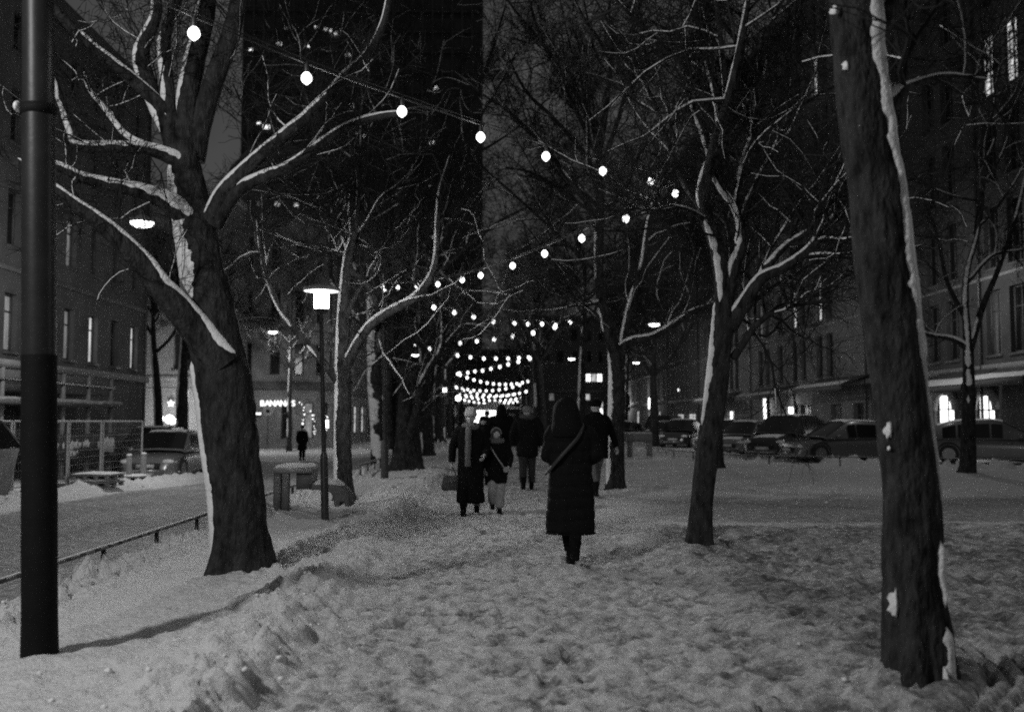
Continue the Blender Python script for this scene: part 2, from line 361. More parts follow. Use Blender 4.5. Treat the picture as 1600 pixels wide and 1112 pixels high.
def facade(parent, o, u, L, H, openings, wallmat, fr=None, rec=.22, name='wall', win=True, limit=100):
    """wall from point o along unit vector u (length L), height H; outside is to the right of u. openings: (u0,u1,z0,z1,kind,bars)"""
    fr = fr or FRAME; u = np.array([u[0], u[1], 0.0]); u /= np.linalg.norm(u); n = np.array([u[1], -u[0], 0]); o = np.array([o[0], o[1], o[2] if len(o) > 2 else 0.0])
    us = sorted({0.0, L, *[q for p in openings for q in p[:2]]}); zs = sorted({-.7, H, *[q for p in openings for q in p[2:4]]})
    mb = MB(); W = lambda a, z, d=0.0: o+u*a+np.array([0, 0, z])-n*d
    grid = {}
    for i in range(len(us)-1):
        cu = (us[i]+us[i+1])/2
        for j in range(len(zs)-1):
            cz = (zs[j]+zs[j+1])/2
            if any(p[0] < cu < p[1] and p[2] < cz < p[3] for p in openings): continue
            mb.add([W(us[i], zs[j]), W(us[i+1], zs[j]), W(us[i+1], zs[j+1]), W(us[i], zs[j+1])], [(0, 1, 2, 3)])
    for p in openings:
        a, b, c, d = p[:4]
        for s in ((W(a, c), W(a, c, rec), W(a, d, rec), W(a, d)), (W(b, c), W(b, d), W(b, d, rec), W(b, c, rec)),
                  (W(a, d), W(a, d, rec), W(b, d, rec), W(b, d)), (W(a, c), W(b, c), W(b, c, rec), W(a, c, rec))):
            mb.add(s, [(0, 1, 2, 3)])
    # thickness: back sheet and top
    B = 6.0
    mb.add([W(0, -.7), W(0, H), W(0, H, B), W(0, -.7, B)], [(0, 1, 2, 3)]); mb.add([W(L, 0), W(L, 0, B), W(L, H, B), W(L, H)], [(0, 1, 2, 3)])
    mb.add([W(0, H), W(L, H), W(L, H, B), W(0, H, B)], [(0, 1, 2, 3)]); mb.add([W(0, 0, B), W(0, H, B), W(L, H, B), W(L, 0, B)], [(0, 1, 2, 3)])
    mb.build(name, wallmat, parent)
    rz = math.atan2(u[1], u[0])
    if win:
        # the largest in view first, one object each; the rest of the windows in one
        rest = []
        for k, p in enumerate(openings):
            me = window_mesh(p[1]-p[0], p[3]-p[2], p[4], p[6] if len(p) > 6 else fr, p[5] if len(p) > 5 else 1)
            q = W(p[0], p[2], rec-.03)
            if k < limit:
                ob = bpy.data.objects.new('window' if p[3]-p[2] < 4 else 'shop_window', me); C.objects.link(ob); ob.parent = parent; ob.location = tuple(q); ob.rotation_euler = (0, 0, rz)
            else: rest.append((me, q))
    return W, u, n
def wbox(mb, W, a0, a1, z0, z1, out, inn=0.0, mi=0):
    P = [W(a, z, d) for z in (z0, z1) for (a, d) in ((a0, -out), (a1, -out), (a1, inn), (a0, inn))]
    mb.add(P, [(0,3,2,1),(4,5,6,7),(0,1,5,4),(1,2,6,5),(2,3,7,6),(3,0,4,7)], mi)

def bands(parent, name, m, W, rows):
    for r in rows: mb = MB(); wbox(mb, W, *r); mb.build(name, m, parent)
def pipes(parent, W, rows):
    for a, h in rows: mb = MB(); tube(mb, [W(a, -.3, -.1), W(a, h, -.1)], .06, 8); mb.build('drainpipe', DARKMETAL, parent)
# ---- right block: facade parallel to the street on the plane X = 19, seen from Y=24 to 106 (outside faces -X)
RX = 19.0
random.seed(4)
lit_right = [(1268, 95), (1557, 90), (1280, 452), (1307, 440), (1322, 438), (1240, 480), (1210, 488), (1157, 515)]
litp = [atX(px, py, RX) for px, py in lit_right]
def right_block(Y0, Y1, seedn, ground_open, label, H=27.5, wallm=None, rows=7, fr=None):
    rnd = random.Random(seedn)
    b = empty('apartment_building', (RX, (Y0+Y1)/2, 0), 0, label, 'building', 'tall apartment buildings along the right street')
    b.location = (0, 0, 0)
    L = Y1-Y0; ops = []
    col = 1.6; 
    while col < L-3.2:
        pair = rnd.random() < .75
        for k in ((0, 1) if pair else (0,)):
            a = col+k*1.75
            if a+1.1 > L-.6: continue
            for r in range(rows):
                z = 3.95+r*3.3; kind = 'dark'
                if rnd.random() < .18: kind = 'curtain'
                if rnd.random() < .012: kind = 'dim'
                Yc = Y1-(a+.55)
                for q in litp:
                    if abs(Yc-q[1]) < 1.0 and abs(z+1.2-q[2]) < 1.9: kind = 'lit'
                ops.append((a, a+1.1, z, z+2.45, kind, 1))
        col += 1.75*(2 if pair else 1)+rnd.choice([1.3, 1.6, 2.1])
    # o at (RX, Y1) going to -Y: outside is to the right of u = (0,-1) -> n = (-1,0)
    ops.sort(key=lambda p: (p[2] > 12, p[2]))
    for g in ground_open:                         # (Ya, Yb, z0, z1, kind)
        ops.insert(0, (Y1-g[1], Y1-g[0], g[2], g[3], g[4], 1))
    W, u, n = facade(b, (RX, Y1), (0, -1), L, H, ops, wallm or PLASTER_R, fr or FRAME, limit=96)
    bands(b, 'string_course', STONE, W, [(0, L, 3.35, 3.6, .12), (0, L, 6.85, 6.97, .07)])
    mb = MB(); wbox(mb, W, 0, L, H-.5, H+.1, .6); mb.build('cornice', STONE, b)
    pipes(b, W, [(L-.4, H-.5), (L*.45, H-.5)])
    # mansard roof with snow
    mb = MB(); P = [W(0, H+.1, -.5), W(L, H+.1, -.5), W(L, H+2.6, 3), W(0, H+2.6, 3), W(L, H+2.6, 9), W(0, H+2.6, 9)]
    mb.add(P, [(0, 1, 2, 3), (3, 2, 4, 5)]); mb.build('roof', SNOW, b)
    return b, W
def Yat(px): return RX*F/(px-768)
right_block(24, 49.5, 1, [(37.3, 38.9, .5, 2.5, 'hot'), (40.6, 42.4, .5, 2.6, 'hot'), (33, 35, .6, 2.6, 'dark'), (45.5, 47.3, .2, 2.5, 'dark')],
            'dark plaster apartment building at the far right edge with two glowing arched shop windows', wallm=mat('plaster_r1', .075, .9, .3, .8, .01, 20))
right_block(49.53, 72, 9, [(50.5, 52, .3, 2.4, 'dark'), (53.6, 55.5, .4, 2.4, 'curtain'), (62.6, 64.0, .9, 2.4, 'hot'), (68.3, 69.2, .6, 2.7, 'lit'), (59, 61, .4, 2.5, 'curtain')],
            'grey apartment building with awnings over dim shops behind the row of dark parked cars', wallm=mat('plaster_r2', .16, .9, .3, .8, .01, 20))
right_block(72.03, 106, 3, [(78, 80, .9, 2.3, 'hot'), (84, 85, .3, 2.4, 'curtain'), (92.6, 96.5, 1.2, 2.2, 'lit'), (98.3, 102.6, 1.2, 2.2, 'lit')],
            'grey apartment building midway down the right street, two small lit windows above the cars', H=27)
right_block(106.03, 170, 6, [(112, 114, .8, 2.6, 'lit'), (118, 120, .8, 2.6, 'hot'), (128, 131, .8, 2.8, 'lit'), (140, 144, .8, 2.8, 'hot')],
            'furthest apartment building on the right street lit by glowing sign boxes at its shop fronts', H=17)
# arched hoods over the two glowing shop windows
for (Ya, Yb, lab) in ((37.3, 38.9, 'plain arched stone surround round the right glowing shop window'), (40.6, 42.4, 'plain arched stone surround round the left glowing shop window by the big near trunk')):
    mb = MB(); c = (Ya+Yb)/2; r0 = (Yb-Ya)/2; th = np.linspace(0, np.pi, 14)
    for k in range(13):
        a, b_ = th[k], th[k+1]
        def q(t, r, d): return (RX-d, c+math.cos(t)*r*1.0, 1.9+math.sin(t)*r*.85)
        mb.add([q(a, r0*.93, .08), q(b_, r0*.93, .08), q(b_, r0*1.5, .08), q(a, r0*1.5, .08), q(a, r0*.93, -.1), q(b_, r0*.93, -.1), q(b_, r0*1.5, -.1), q(a, r0*1.5, -.1)],
               [(0, 1, 2, 3), (0, 4, 5, 1), (2, 6, 7, 3)])
    # spandrel filling the square corners outside the arch
    o = mb.build('arch_surround', STONE); tag(o, lab, 'window surround', 'arched surrounds of the glowing shop windows')
# awnings
def awning(px0, px1, py, out, label, drop=.55):
    Ya, Yb = sorted((Yat(px0), Yat(px1))); z = EYE[2]+(658-py)/F*Yat((px0+px1)/2)
    t = empty('awning', (RX, (Ya+Yb)/2, z), 0, label, 'awning', 'snowy awnings over the shops on the right'); h = (Yb-Ya)/2
    mb = MB(); mb.add([(0-.0, -h, .3), (0, h, .3), (-out, h, .3-drop), (-out, -h, .3-drop), (0, -h, .26), (0, h, .26), (-out, h, .26-drop), (-out, -h, .26-drop)], [(0,1,2,3),(4,7,6,5),(0,3,7,4),(1,5,6,2),(2,6,7,3)])
    mb.build('fabric', mat('awning_cloth', .06, .8, .3, 2), t)
    mb = MB(); mb.box((-out-.03, -h, .05-drop), (-out-.005, h, .29-drop)); mb.build('valance', mat('awning_cloth2', .10, .8), t)
    n = 24; yy = np.linspace(-h, h, n); mb = MB(); pr = [(-out*.55, .3-drop*.55), (-out*.66, .33-drop*.66+.03), (-out*.85, .33-drop*.85+.04), (-out-.02, .31-drop)]
    V = [(x, y, z_+.03*vn([y*2, x*3, 1.])) for y in yy for x, z_ in pr]
    mb.add(V, [(i*4+j, (i+1)*4+j, (i+1)*4+j+1, i*4+j+1) for i in range(n-1) for j in range(3)]); mb.build('snow', SNOW, t, True)
    mb = MB()
    for s in (-1, 1): mb = MB(); tube(mb, [(0, s*(h-.1), -.35), (-out, s*(h-.1), .25-drop)], .02, 6); mb.build('arm', DARKMETAL, t)
awning(1282, 1365, 597, 1.5, 'long folded awning with snow nearest to the big right trunk')
awning(1186, 1252, 612, 1.6, 'snow covered awning over the shop with the lit door, left of the long awning')
awning(1108, 1160, 620, 1.4, 'small snowy awning seen just right of the leaning tree trunk')
awning(1480, 1572, 588, 1.5, 'dark awning over the glowing arched windows at far right', .7)
awning(1576, 1680, 582, 1.5, 'dark awning cut by the right edge of the picture', .5)

# ---- left block: facade on X = -14.5 from Y = 8 to 42 (outside faces +X)
LX = -14.5
bl = empty('apartment_building', (0, 0, 0), 0, 'dark four storey building at the left edge with a few narrow lit windows', 'building')
litl = {(142, 535): 'lit', (205, 548): 'lit', (103, 515): 'dim', (102, 395): 'dim', (140, 410): 'curtain', (175, 430): 'curtain', (205, 450): 'curtain', (5, 520): 'dim'}
lp = [(atX(px, py, LX), k) for (px, py), k in litl.items()]
ops = []; y = 9.0
while y < 41:
    for z0, hh in ((3.55, 1.75), (6.75, 1.7), (9.9, 1.7), (12.7, 1.3)):
        k = 'dark'
        for q, kk in lp:
            if abs(q[1]-(y+.4)) < 1.0 and abs(q[2]-(z0+.85)) < 1.2: k = kk
        ops.append((y-8, y-8+.8, z0, z0+hh, k, 1))
    y += 2.08
W, u, n = facade(bl, (LX, 8), (0, 1), 34, 15.2, ops, PLASTER_L, FRAME)
bands(bl, 'string_course', STONE, W, [(0, 34, 5.95, 6.1, .10), (0, 34, 3.05, 3.3, .15)])
mb = MB(); wbox(mb, W, 0, 34, 14.7, 15.25, .45); mb.build('cornice', PLASTER_L, bl)
mb = MB(); mb.add([W(0, 15.26, -.45), W(34, 15.26, -.45), W(34, 18.2, 4.5), W(0, 18.2, 4.5), W(34, 15.26, 9.5), W(0, 15.26, 9.5)], [(0, 1, 2, 3), (3, 2, 4, 5), (1, 4, 2), ] if False else [(0, 1, 2, 3), (3, 2, 4, 5)])
mb.build('roof', mat('roof_sheet', .05, .5), bl)
for c_ in (((LX-3, 20, 16), (LX-1.8, 21.4, 19)), ((LX-4, 33, 16), (LX-2.8, 34.2, 19.2))): mb = MB(); mb.box(*c_); mb.build('chimney', PLASTER_L, bl)
pipes(bl, W, [(20, 14.6), (33.6, 14.6)])
# site front: two level timber gantry with snow topped ledge
t = empty('site_gantry', (0, 0, 0), 0, 'timber site gantry with pale top band and snowy ledge before the left building', 'gantry')
gx = -12.6; ga, gb = 11.0, 33.5
mb = MB(); mb.box((gx-1.4, ga, 2.86), (gx, gb, 3.06)); mb.build('top_band', mat('pale_board', .26, .7, .3, 2), t)
mb = MB(); mb.box((gx-1.35, ga+.05, 2.28), (gx-.06, gb-.05, 2.86)); mb.build('panel', mat('board', .15, .8, .2, 3), t)
for k in range(13):
    mb = MB(); yy = ga+.1+k*(gb-ga-.3)/12; mb.box((gx-.1, yy, -.4), (gx+.02, yy+.1, 2.85)); mb.build('post', mat('grey_timber', .2, .8, .3, 4), t)
mb = MB(); mb.box((gx-.04, ga, 2.52), (gx+.04, gb, 2.57)); mb.build('rail', DARKMETAL, t)
mb = MB(); n_ = 120; yy = np.linspace(ga, gb, n_); pr = [(.02, 2.0), (.3, 1.98), (.31, 2.05), (.15, 2.10), (-.04, 2.11)]
V = [(gx+x, y_, z+.09*(fbm([y_*2.5, x*9, 2.], 3)-.5)) for y_ in yy for x, z in pr]
mb.add(V, [(i*5+j, (i+1)*5+j, (i+1)*5+j+1, i*5+j+1) for i in range(n_-1) for j in range(4)]); mb.build('snow', mat('dirty_snow', .3, .8, .4, 6), t, True)
mb = MB(); mb.box((gx-.02, ga, 1.9), (gx+.3, gb, 2.0)); mb.build('ledge', PLASTER_L, t)
mb = MB(); mb.box((gx-1.3, ga+.2, -.4), (gx-1.2, gb-.1, 1.9)); mb.build('back_wall', mat('site_wall', .05, .9), t)

# ---- mid left building across the side street, pale, lit by globe lamps
b2 = empty('corner_building', (0, 0, 0), 0, 'pale plaster building ending the left street, lit from below by globe lamps', 'building')
ops = [(c, c+1.4, z, z+2.2, 'dark', 1) for c in (1.5, 5.0, 8.4) for z in (4.6, 8.2, 11.8)]+[(1.2, 2.4, .1, 2.6, 'curtain', 1), (4.6, 6.6, .9, 2.9, 'lit', 1), (8.6, 9.4, 1.0, 3.4, 'lit', 0)]
W, u, n = facade(b2, (-27.5, 60), (1, 0), 11.5, 15, ops, PLASTER_B)
bands(b2, 'cornice', STONE, W, [(0, 11.5, 3.9, 4.15, .12), (0, 11.5, 3.35, 3.45, .06), (0, 11.5, 14.6, 15.1, .4)])
mb = MB(); mb.box((-27.5, 59.6, 15.11), (-16, 67, 15.6)); mb.build('roof', SNOW, b2)
# ---- rounded corner building with the BANANAS sign
b3 = empty('corner_building', (0, 0, 0), 0, 'rounded corner building behind the street lamp carrying a white letter sign above its doors', 'building')
cxb, cyb, rb = -14.6, 69.0, 3.6     # rounded corner drum
Hb = 15.5
ops = [(c, c+1.3, z, z+2.2, 'dark', 1) for c in (.8, 3.0) for z in (4.4, 8.0, 11.4)]+[(.5, 2.0, .4, 2.6, 'dark', 1), (2.7, 4.2, .4, 2.6, 'dark', 1)]
W, u, n = facade(b3, (-20.0, 65.4), (1, 0), 5.4, Hb, ops, PLASTER_B, name='wall')
ang = np.linspace(-np.pi/2, 0, 8)
for k in range(7):
    a0, a1 = ang[k], ang[k+1]; p0 = (cxb+rb*math.cos(a0), cyb+rb*math.sin(a0)); p1 = (cxb+rb*math.cos(a1), cyb+rb*math.sin(a1))
    L = math.hypot(p1[0]-p0[0], p1[1]-p0[1]); o2 = []
    for z in (4.5, 8.0, 11.4):
        if k in (0, 2, 4, 6): o2.append((.08, L-.08, z, z+2.1, 'dark', 1))
    if k in (1, 3, 5): o2.append((.06, L-.06, .3, 2.7, 'dim' if k == 3 else 'dark', 1))
    facade(b3, p0, (p1[0]-p0[0], p1[1]-p0[1]), L, Hb, o2, PLASTER_B, rec=.12)
ops = [(c, c+1.2, z, z+2.1, 'dark', 1) for c in np.arange(1.5, 40, 3.3) for z in (4.5, 8.0, 11.4)]+[(2.0+4.6*i, 4.4+4.6*i, .5, 2.7, k, 1) for i, k in enumerate(['lit', 'dim', 'lit', 'lit', 'dark', 'lit', 'dark', 'dim'])]
facade(b3, (-11.0, 69), (0, 1), 42, Hb, ops, mat('plaster_side', .2, .9, .2, 1), name='side_wall')
mb = MB()
for z0, z1, ex in ((3.5, 4.05, .12), (Hb-.4, Hb+.05, .45), (7.4, 7.5, .06)):
    pts = [(-20.0, 65.4-ex)]+[(cxb+(rb+ex)*math.cos(a), cyb+(rb+ex)*math.sin(a)) for a in ang]+[(-11.0+ex, 111)]
    inn = [(-20.0, 65.6)]+[(cxb+(rb-.2)*math.cos(a), cyb+(rb-.2)*math.sin(a)) for a in ang]+[(-11.2, 111)]
    V = [(x, y_, z0) for x, y_ in pts]+[(x, y_, z1) for x, y_ in pts]+[(x, y_, z1) for x, y_ in inn]+[(x, y_, z0) for x, y_ in inn]; m = len(pts)
    mb = MB(); mb.add(V, [(r*m+i, r*m+i+1, ((r+1) % 4)*m+i+1, ((r+1) % 4)*m+i) for r in range(4) for i in range(m-1)]); mb.build('cornice', PLASTER_L, b3)
# corner turret, stepped back, with small lit windows under a domed roof
tz = Hb+.05
for k in range(16):
    a0, a1 = 2*np.pi*k/16, 2*np.pi*(k+1)/16; r_ = 3.3; p0 = (cxb-.4+r_*math.cos(a0), cyb+.4+r_*math.sin(a0)); p1 = (cxb-.4+r_*math.cos(a1), cyb+.4+r_*math.sin(a1))
    L = math.hypot(p1[0]-p0[0], p1[1]-p0[1]); kind = {11: 'dim', 12: 'lit', 13: 'lit'}.get(k, 'dark')
    mb = MB(); mb.add([(p0[0], p0[1], tz), (p1[0], p1[1], tz), (p1[0], p1[1], tz+2.2), (p0[0], p0[1], tz+2.2)], [(0, 1, 2, 3)])
    mb.build('turret_wall', PLASTER_L, b3)
    if k in (8, 9, 10, 11, 12, 13, 14, 15):
        me = window_mesh(.5, .55, kind, FRAME, 1); ob = bpy.data.objects.new('window', me); C.objects.link(ob); ob.parent = b3
        mx, my = p0[0]+(p1[0]-p0[0])*.3, p0[1]+(p1[1]-p0[1])*.3; nn = np.array([p1[1]-p0[1], -(p1[0]-p0[0])])/L
        ob.location = (mx+nn[0]*.05, my+nn[1]*.05, -1.15+tz+.0); ob.location = (mx+nn[0]*.03, my+nn[1]*.03, tz-.35+.45); ob.rotation_euler = (0, 0, math.atan2(p1[1]-p0[1], p1[0]-p0[0]))
mb = MB(); lathe(mb, [(3.7, tz+2.15), (3.7, tz+2.4), (3.3, tz+3.4), (2.3, tz+4.6), (1.0, tz+5.3), (.05, tz+6.6)], 32, (cxb-.4, cyb+.4, 0)); mb.build('turret_roof', mat('roof_sheet', .05, .5), b3, True)
# letters above the doors
def text_mesh(s, size, ext):
    cu = bpy.data.curves.new('t', 'FONT'); cu.body = s; cu.size = size; cu.extrude = ext; cu.align_x = 'CENTER'; cu.offset = size*.02
    ob = bpy.data.objects.new('t', cu); C.objects.link(ob); dg = bpy.context.evaluated_depsgraph_get(); me = bpy.data.meshes.new_from_object(ob.evaluated_get(dg))
    bpy.data.objects.remove(ob); return me
sg = empty('shop_sign', at(434, 634, 64.9), 0, 'glowing white capital letter sign above the doors of the rounded corner building', 'sign')
for i, ch in enumerate('BANANAS'):
    me = text_mesh(ch, .52, .03); me.materials.append(mat('sign_glow', .9, .5, emit=1.5)); me.name = 'letter'
    ob = bpy.data.objects.new('letter', me); C.objects.link(ob); ob.parent = sg; ob.rotation_euler = (math.pi/2, 0, 0); ob.location = ((i-3)*.335, 0, 0)
mb = MB(); mb.box((-1.3, .05, -.02), (1.3, .1, .02)); mb.box((-1.3, .05, .36), (1.3, .1, .39)); 
for x_ in (-1.1, 0, 1.1): mb.box((x_-.02, .1, -.02), (x_+.02, .6, .02))
mb.build('bracket', DARKMETAL, sg)
# garland lights hung round the doors
def garland(pxs, Y, label, r=.045):
    t = empty('fairy_light_garland', at(pxs[0][0], pxs[0][1], Y), 0, label, 'fairy lights', 'fairy light garlands round the corner bar doors')
    o_ = at(pxs[0][0], pxs[0][1], Y); P = cr([list(at(a, b, Y)-o_)+[.01] for a, b in pxs], .25); mb = MB(); tube(mb, P[:, :3], .012, 5); mb.build('cable', DARKMETAL, t)
    rnd = random.Random(len(label))
    for q in P[::1]:
        mb = MB(); sphere(mb, (0, 0, 0), r*rnd.uniform(.6, 1.3), 4); ob = mb.build('bulb', LITHOT, t); ob.location = (q[0]+rnd.uniform(-.1, .1), q[1]-.05, q[2]+rnd.uniform(-.1, .1))
garland([(398, 632), (391, 637), (390, 643), (394, 649)], 65.0, 'short curl of fairy lights left of the letter sign')
garland([(468, 630), (476, 636), (475, 648), (474, 660), (474, 668)], 65.0, 'fairy lights running down the corner right of the letter sign')
garland([(487, 643), (491, 655), (492, 668), (491, 680)], 66.0, 'fairy lights hanging beside the street lamp post')
garland([(507, 648), (512, 658), (510, 672), (506, 682)], 68.0, 'fairy lights hanging just right of the street lamp post')
# lamp tube by the door and menu box
for (px, py, w_, h_, lab) in ((401, 646, .55, .1, 'short white tube light over the left door of the corner bar'), (453, 664, .2, .5, 'upright lit menu box beside the corner bar door'), (511, 662, .22, .55, 'upright lit window box on the side street corner')):
    p = at(px, py, 65.05 if px < 500 else 68); t = empty('wall_light', p, 0, lab, 'light'); mb = MB(); mb.box((-w_/2, -.04, -h_/2), (w_/2, .0, h_/2)); mb.build('diffuser', mat('tube_glow', .9, .5, emit=5), t)
    mb = MB(); mb.box((-w_/2-.03, .003, -h_/2-.03), (w_/2+.03, .12, h_/2+.03)); mb.build('housing', DARKMETAL, t)

# ---- tower block far behind the left row, nearly all windows dark
tw = empty('tower_block', (0, 0, 0), 0, 'very tall dark tower block behind the left trees with scattered lit windows', 'building')
TY = 150; xa = at(372, 600, TY)[0]; xb = at(752, 600, TY)[0]; mb = MB(); mb.box((xa, TY, 0), (xb, TY+18, 92)); mb.build('wall', TOWERM, tw)
litt = [(493, 42), (508, 46), (518, 48), (523, 52), (436, 68), (447, 44), (482, 72), (680, 137), (597, 163), (404, 192), (416, 198), (436, 202), (548, 165), (558, 208), (572, 212), (673, 290), (676, 371), (674, 222), (392, 78), (544, 86)]
mb = MB(); rnd = random.Random(3)
nx = 24; nz_ = 27; cw = (xb-xa)/nx
for i in range(nx):
    for j in range(nz_):
        x0 = xa+i*cw+.25; z0 = 4+j*3.2; mb.add([(x0, TY-.02, z0), (x0+cw-.5, TY-.02, z0), (x0+cw-.5, TY-.02, z0+1.7), (x0, TY-.02, z0+1.7)], [(0, 1, 2, 3)], 0)
o = mb.build('dark_windows', [GLASSD], tw); o['kind'] = 'stuff'
mb = MB()
for j in range(nz_+1): mb.box((xa-.1, TY-.35, 3.4+j*3.2), (xb+.1, TY-.03, 3.7+j*3.2))
mb.build('floor_band', mat('band', .07, .7), tw)
for px, py in litt:
    p = at(px, py, TY-.4); mb = MB(); s_ = rnd.uniform(.2, .5); mb.box((-s_, -.02, -s_*.55), (s_, .3, s_*.55)); ob = mb.build('lit_window', mat('tower_lit%d' % (len(tw.name) and int(px) % 3), .5, .5, emit=(.25, .7, 1.3)[int(px) % 3]), tw); ob.location = tuple(p)
mb = MB()
for i in range(nx+1): mb.box((xa+i*cw-.12, TY-.5, 3), (xa+i*cw+.12, TY-.36, 91))
mb.build('facade_ribs', mat('band', .07, .7), tw)['kind'] = 'stuff'
mb = MB(); mb.box((xa+4, TY+3, 92.01), (xb-6, TY+14, 96)); mb.build('roof_plant_room', TOWERM, tw)

# ---- far end of the avenue: pale building with a lit arcade and dark house row
be = empty('far_building', (0, 0, 0), 0, 'pale building closing the avenue with a row of lit windows above the flat cap', 'building')
YE = 185; x0 = at(842, 640, YE)[0]; x1 = at(966, 640, YE)[0]
ops = []
for px, py, w_, h_, k in ((919, 590, 1.0, 1.5, 'hot'), (928, 590, 1.0, 1.5, 'lit'), (937, 590, 1.0, 1.5, 'hot'), (946, 591, .6, 1.2, 'lit'), (918, 620, 1.0, 1.2, 'lit'), (944, 632, 1.2, 1.0, 'lit'), (944, 648, 1.6, 2.6, 'hot'), (880, 632, 1.2, 1.6, 'lit'), (862, 620, 1.0, 1.4, 'dim')):
    p = at(px, py, YE); ops.append((p[0]-x0-w_/2, p[0]-x0+w_/2, p[2]-h_/2, p[2]+h_/2, k, 1))
ops += [(c, c+1.2, z, z+2, 'dark', 1) for c in np.arange(.8, x1-x0-2, 2.6) for z in (12.5, 16.5)]
W, u, n = facade(be, (x0, YE), (1, 0), x1-x0, 21, ops, PLASTER_L)
bands(be, 'cornice', STONE, W, [(0, x1-x0, 6.9, 7.2, .3), (0, x1-x0, 20.6, 21.1, .6)])
bh = empty('far_building', (0, 0, 0), 0, 'dark low building at the very end of the path under the dense rows of bulbs', 'building')
W, u, n = facade(bh, (-17, 190), (1, 0), 26, 15, [(c, c+1.2, z, z+2, 'dim' if (int(c*3)+int(z)) % 7 == 0 else 'dark', 1) for c in np.arange(1, 24, 2.4) for z in (1, 4.5, 8, 11.5)], PLASTER_L)
mb = MB(); wbox(mb, W, 0, 26, 14.7, 15.2, .5); mb.build('cornice', STONE, bh)
# lit market tent at the far end of the path
p = gnd(775, 672); tt = empty('market_tent', (at(776, 650, 92)[0], 92, 0), 0, 'brightly lit white market tent closing the far end of the path behind the walkers', 'tent')
mb = MB(); mb.box((-2.1, 0, .9), (.1, .05, 2.45)); mb.build('back_panel', mat('tent_glow', .85, .6, emit=2.6), tt)
mb = MB(); mb.add([(-2.9, -1.5, 2.6), (2.5, -1.5, 2.6), (2.5, 1.2, 2.6), (-2.9, 1.2, 2.6), (-.2, -.1, 3.3)], [(0, 1, 4), (1, 2, 4), (2, 3, 4), (3, 0, 4)]); mb.build('canopy', mat('tent_cloth', .5, .8), tt)
mb = MB(); mb.box((-2.4, -.9, 0), (2.0, -.3, .95)); mb.build('counter', mat('tent_cloth', .5, .8), tt)
mb = MB()
for x_, y_ in ((-2.8, -1.4), (2.4, -1.4), (-2.8, 1.1), (2.4, 1.1)): mb = MB(); tube(mb, [(x_, y_, 0), (x_, y_, 2.6)], .03, 6); mb.build('pole', DARKMETAL, tt)
# ================================================================ trees
def tubes_batch(mb, P, R, S=3, rng=None):
    N, M, _ = P.shape
    T = np.gradient(P, axis=1); T /= np.linalg.norm(T, axis=2, keepdims=True)+1e-9
    ref = np.random.RandomState(1).normal(size=(N, 1, 3)); U = np.cross(T, ref); U /= np.linalg.norm(U, axis=2, keepdims=True)+1e-9; V = np.cross(T, U)
    th = np.arange(S)*2*np.pi/S
    X = P[:, :, None]+R[:, :, None, None]*(U[:, :, None]*np.cos(th)[None, None, :, None]+V[:, :, None]*np.sin(th)[None, None, :, None])
    b = (np.arange(N)[:, None, None]*M+np.arange(M-1)[None, :, None])*S; j = np.arange(S)[None, None]; j2 = (j+1) % S
    mb.add(X.reshape(-1, 3), np.stack([b+j, b+j2, b+S+j2, b+S+j], -1).reshape(-1, 4))
def snow_batch(mb, P, R, keep):
    P = P[keep]; R = R[keep]
    if not len(P): return
    N, M, _ = P.shape; T = np.gradient(P, axis=1); T /= np.linalg.norm(T, axis=2, keepdims=True)+1e-9
    up = np.array([-.35, -.1, 1.0]); up = up/np.linalg.norm(up); U = up-T*(T@up)[..., None]; U /= np.linalg.norm(U, axis=2, keepdims=True)+1e-9; S_ = np.cross(T, U); r = R[..., None]
    wv = (.55+.6*vn(P*7, 5))[..., None]
    X = np.stack([P+S_*r*.98*wv+U*r*.3, P+S_*r*.6*wv+U*r*1.25, P+U*r*(1.15+.7*wv), P-S_*r*.6*wv+U*r*1.25, P-S_*r*.98*wv+U*r*.3], 2)
    b = (np.arange(N)[:, None, None]*M+np.arange(M-1)[None, :, None])*5; j = np.arange(4)[None, None]
    mb.add(X.reshape(-1, 3), np.stack([b+j, b+j+1, b+6+j, b+5+j], -1).reshape(-1, 4))
def spawn(P, R, k, lmin, lmax, M, rng, rr=.55, up=.25, t0=.15, wig=.22, tip=.35, along=.7, rmin=.0022, rcap=1):
    N, Mp, _ = P.shape; t = rng.uniform(t0, 1.0, (N, k))*(Mp-1.001); i = t.astype(int); f = (t-i)[..., None]; n_ = np.arange(N)[:, None]
    st = P[n_, i]*(1-f)+P[n_, i+1]*f; tg = P[n_, i+1]-P[n_, i]; tg /= np.linalg.norm(tg, axis=2, keepdims=True)+1e-9
    pr = np.minimum(R[n_, i], rcap/rr)
    d = tg*along+rng.normal(size=(N, k, 3))*.62+np.array([0, 0, up]); d /= np.linalg.norm(d, axis=2, keepdims=True)
    ln = rng.uniform(lmin, lmax, (N, k))*(1.15-.6*(t/(Mp-1)))
    n2 = N*k; st = st.reshape(n2, 3); d = d.reshape(n2, 3); ln = ln.reshape(n2); pr = pr.reshape(n2)
    out = [st]; p = st
    for m in range(M-1):
        d = d+rng.normal(size=(n2, 3))*wig+np.array([0, 0, up*.12]); d /= np.linalg.norm(d, axis=1, keepdims=True); p = p+d*(ln/(M-1))[:, None]; out.append(p)
    P2 = np.stack(out, 1); R2 = np.maximum((pr*rr)[:, None]*np.linspace(1, tip, M)[None], rmin); return P2, R2
def resamp(P, M):
    s = np.concatenate([[0], np.cumsum(np.linalg.norm(np.diff(P[:, :3], axis=0), axis=1))]); q = np.linspace(0, s[-1], M)
    return np.stack([np.interp(q, s, P[:, k]) for k in range(P.shape[1])], 1)
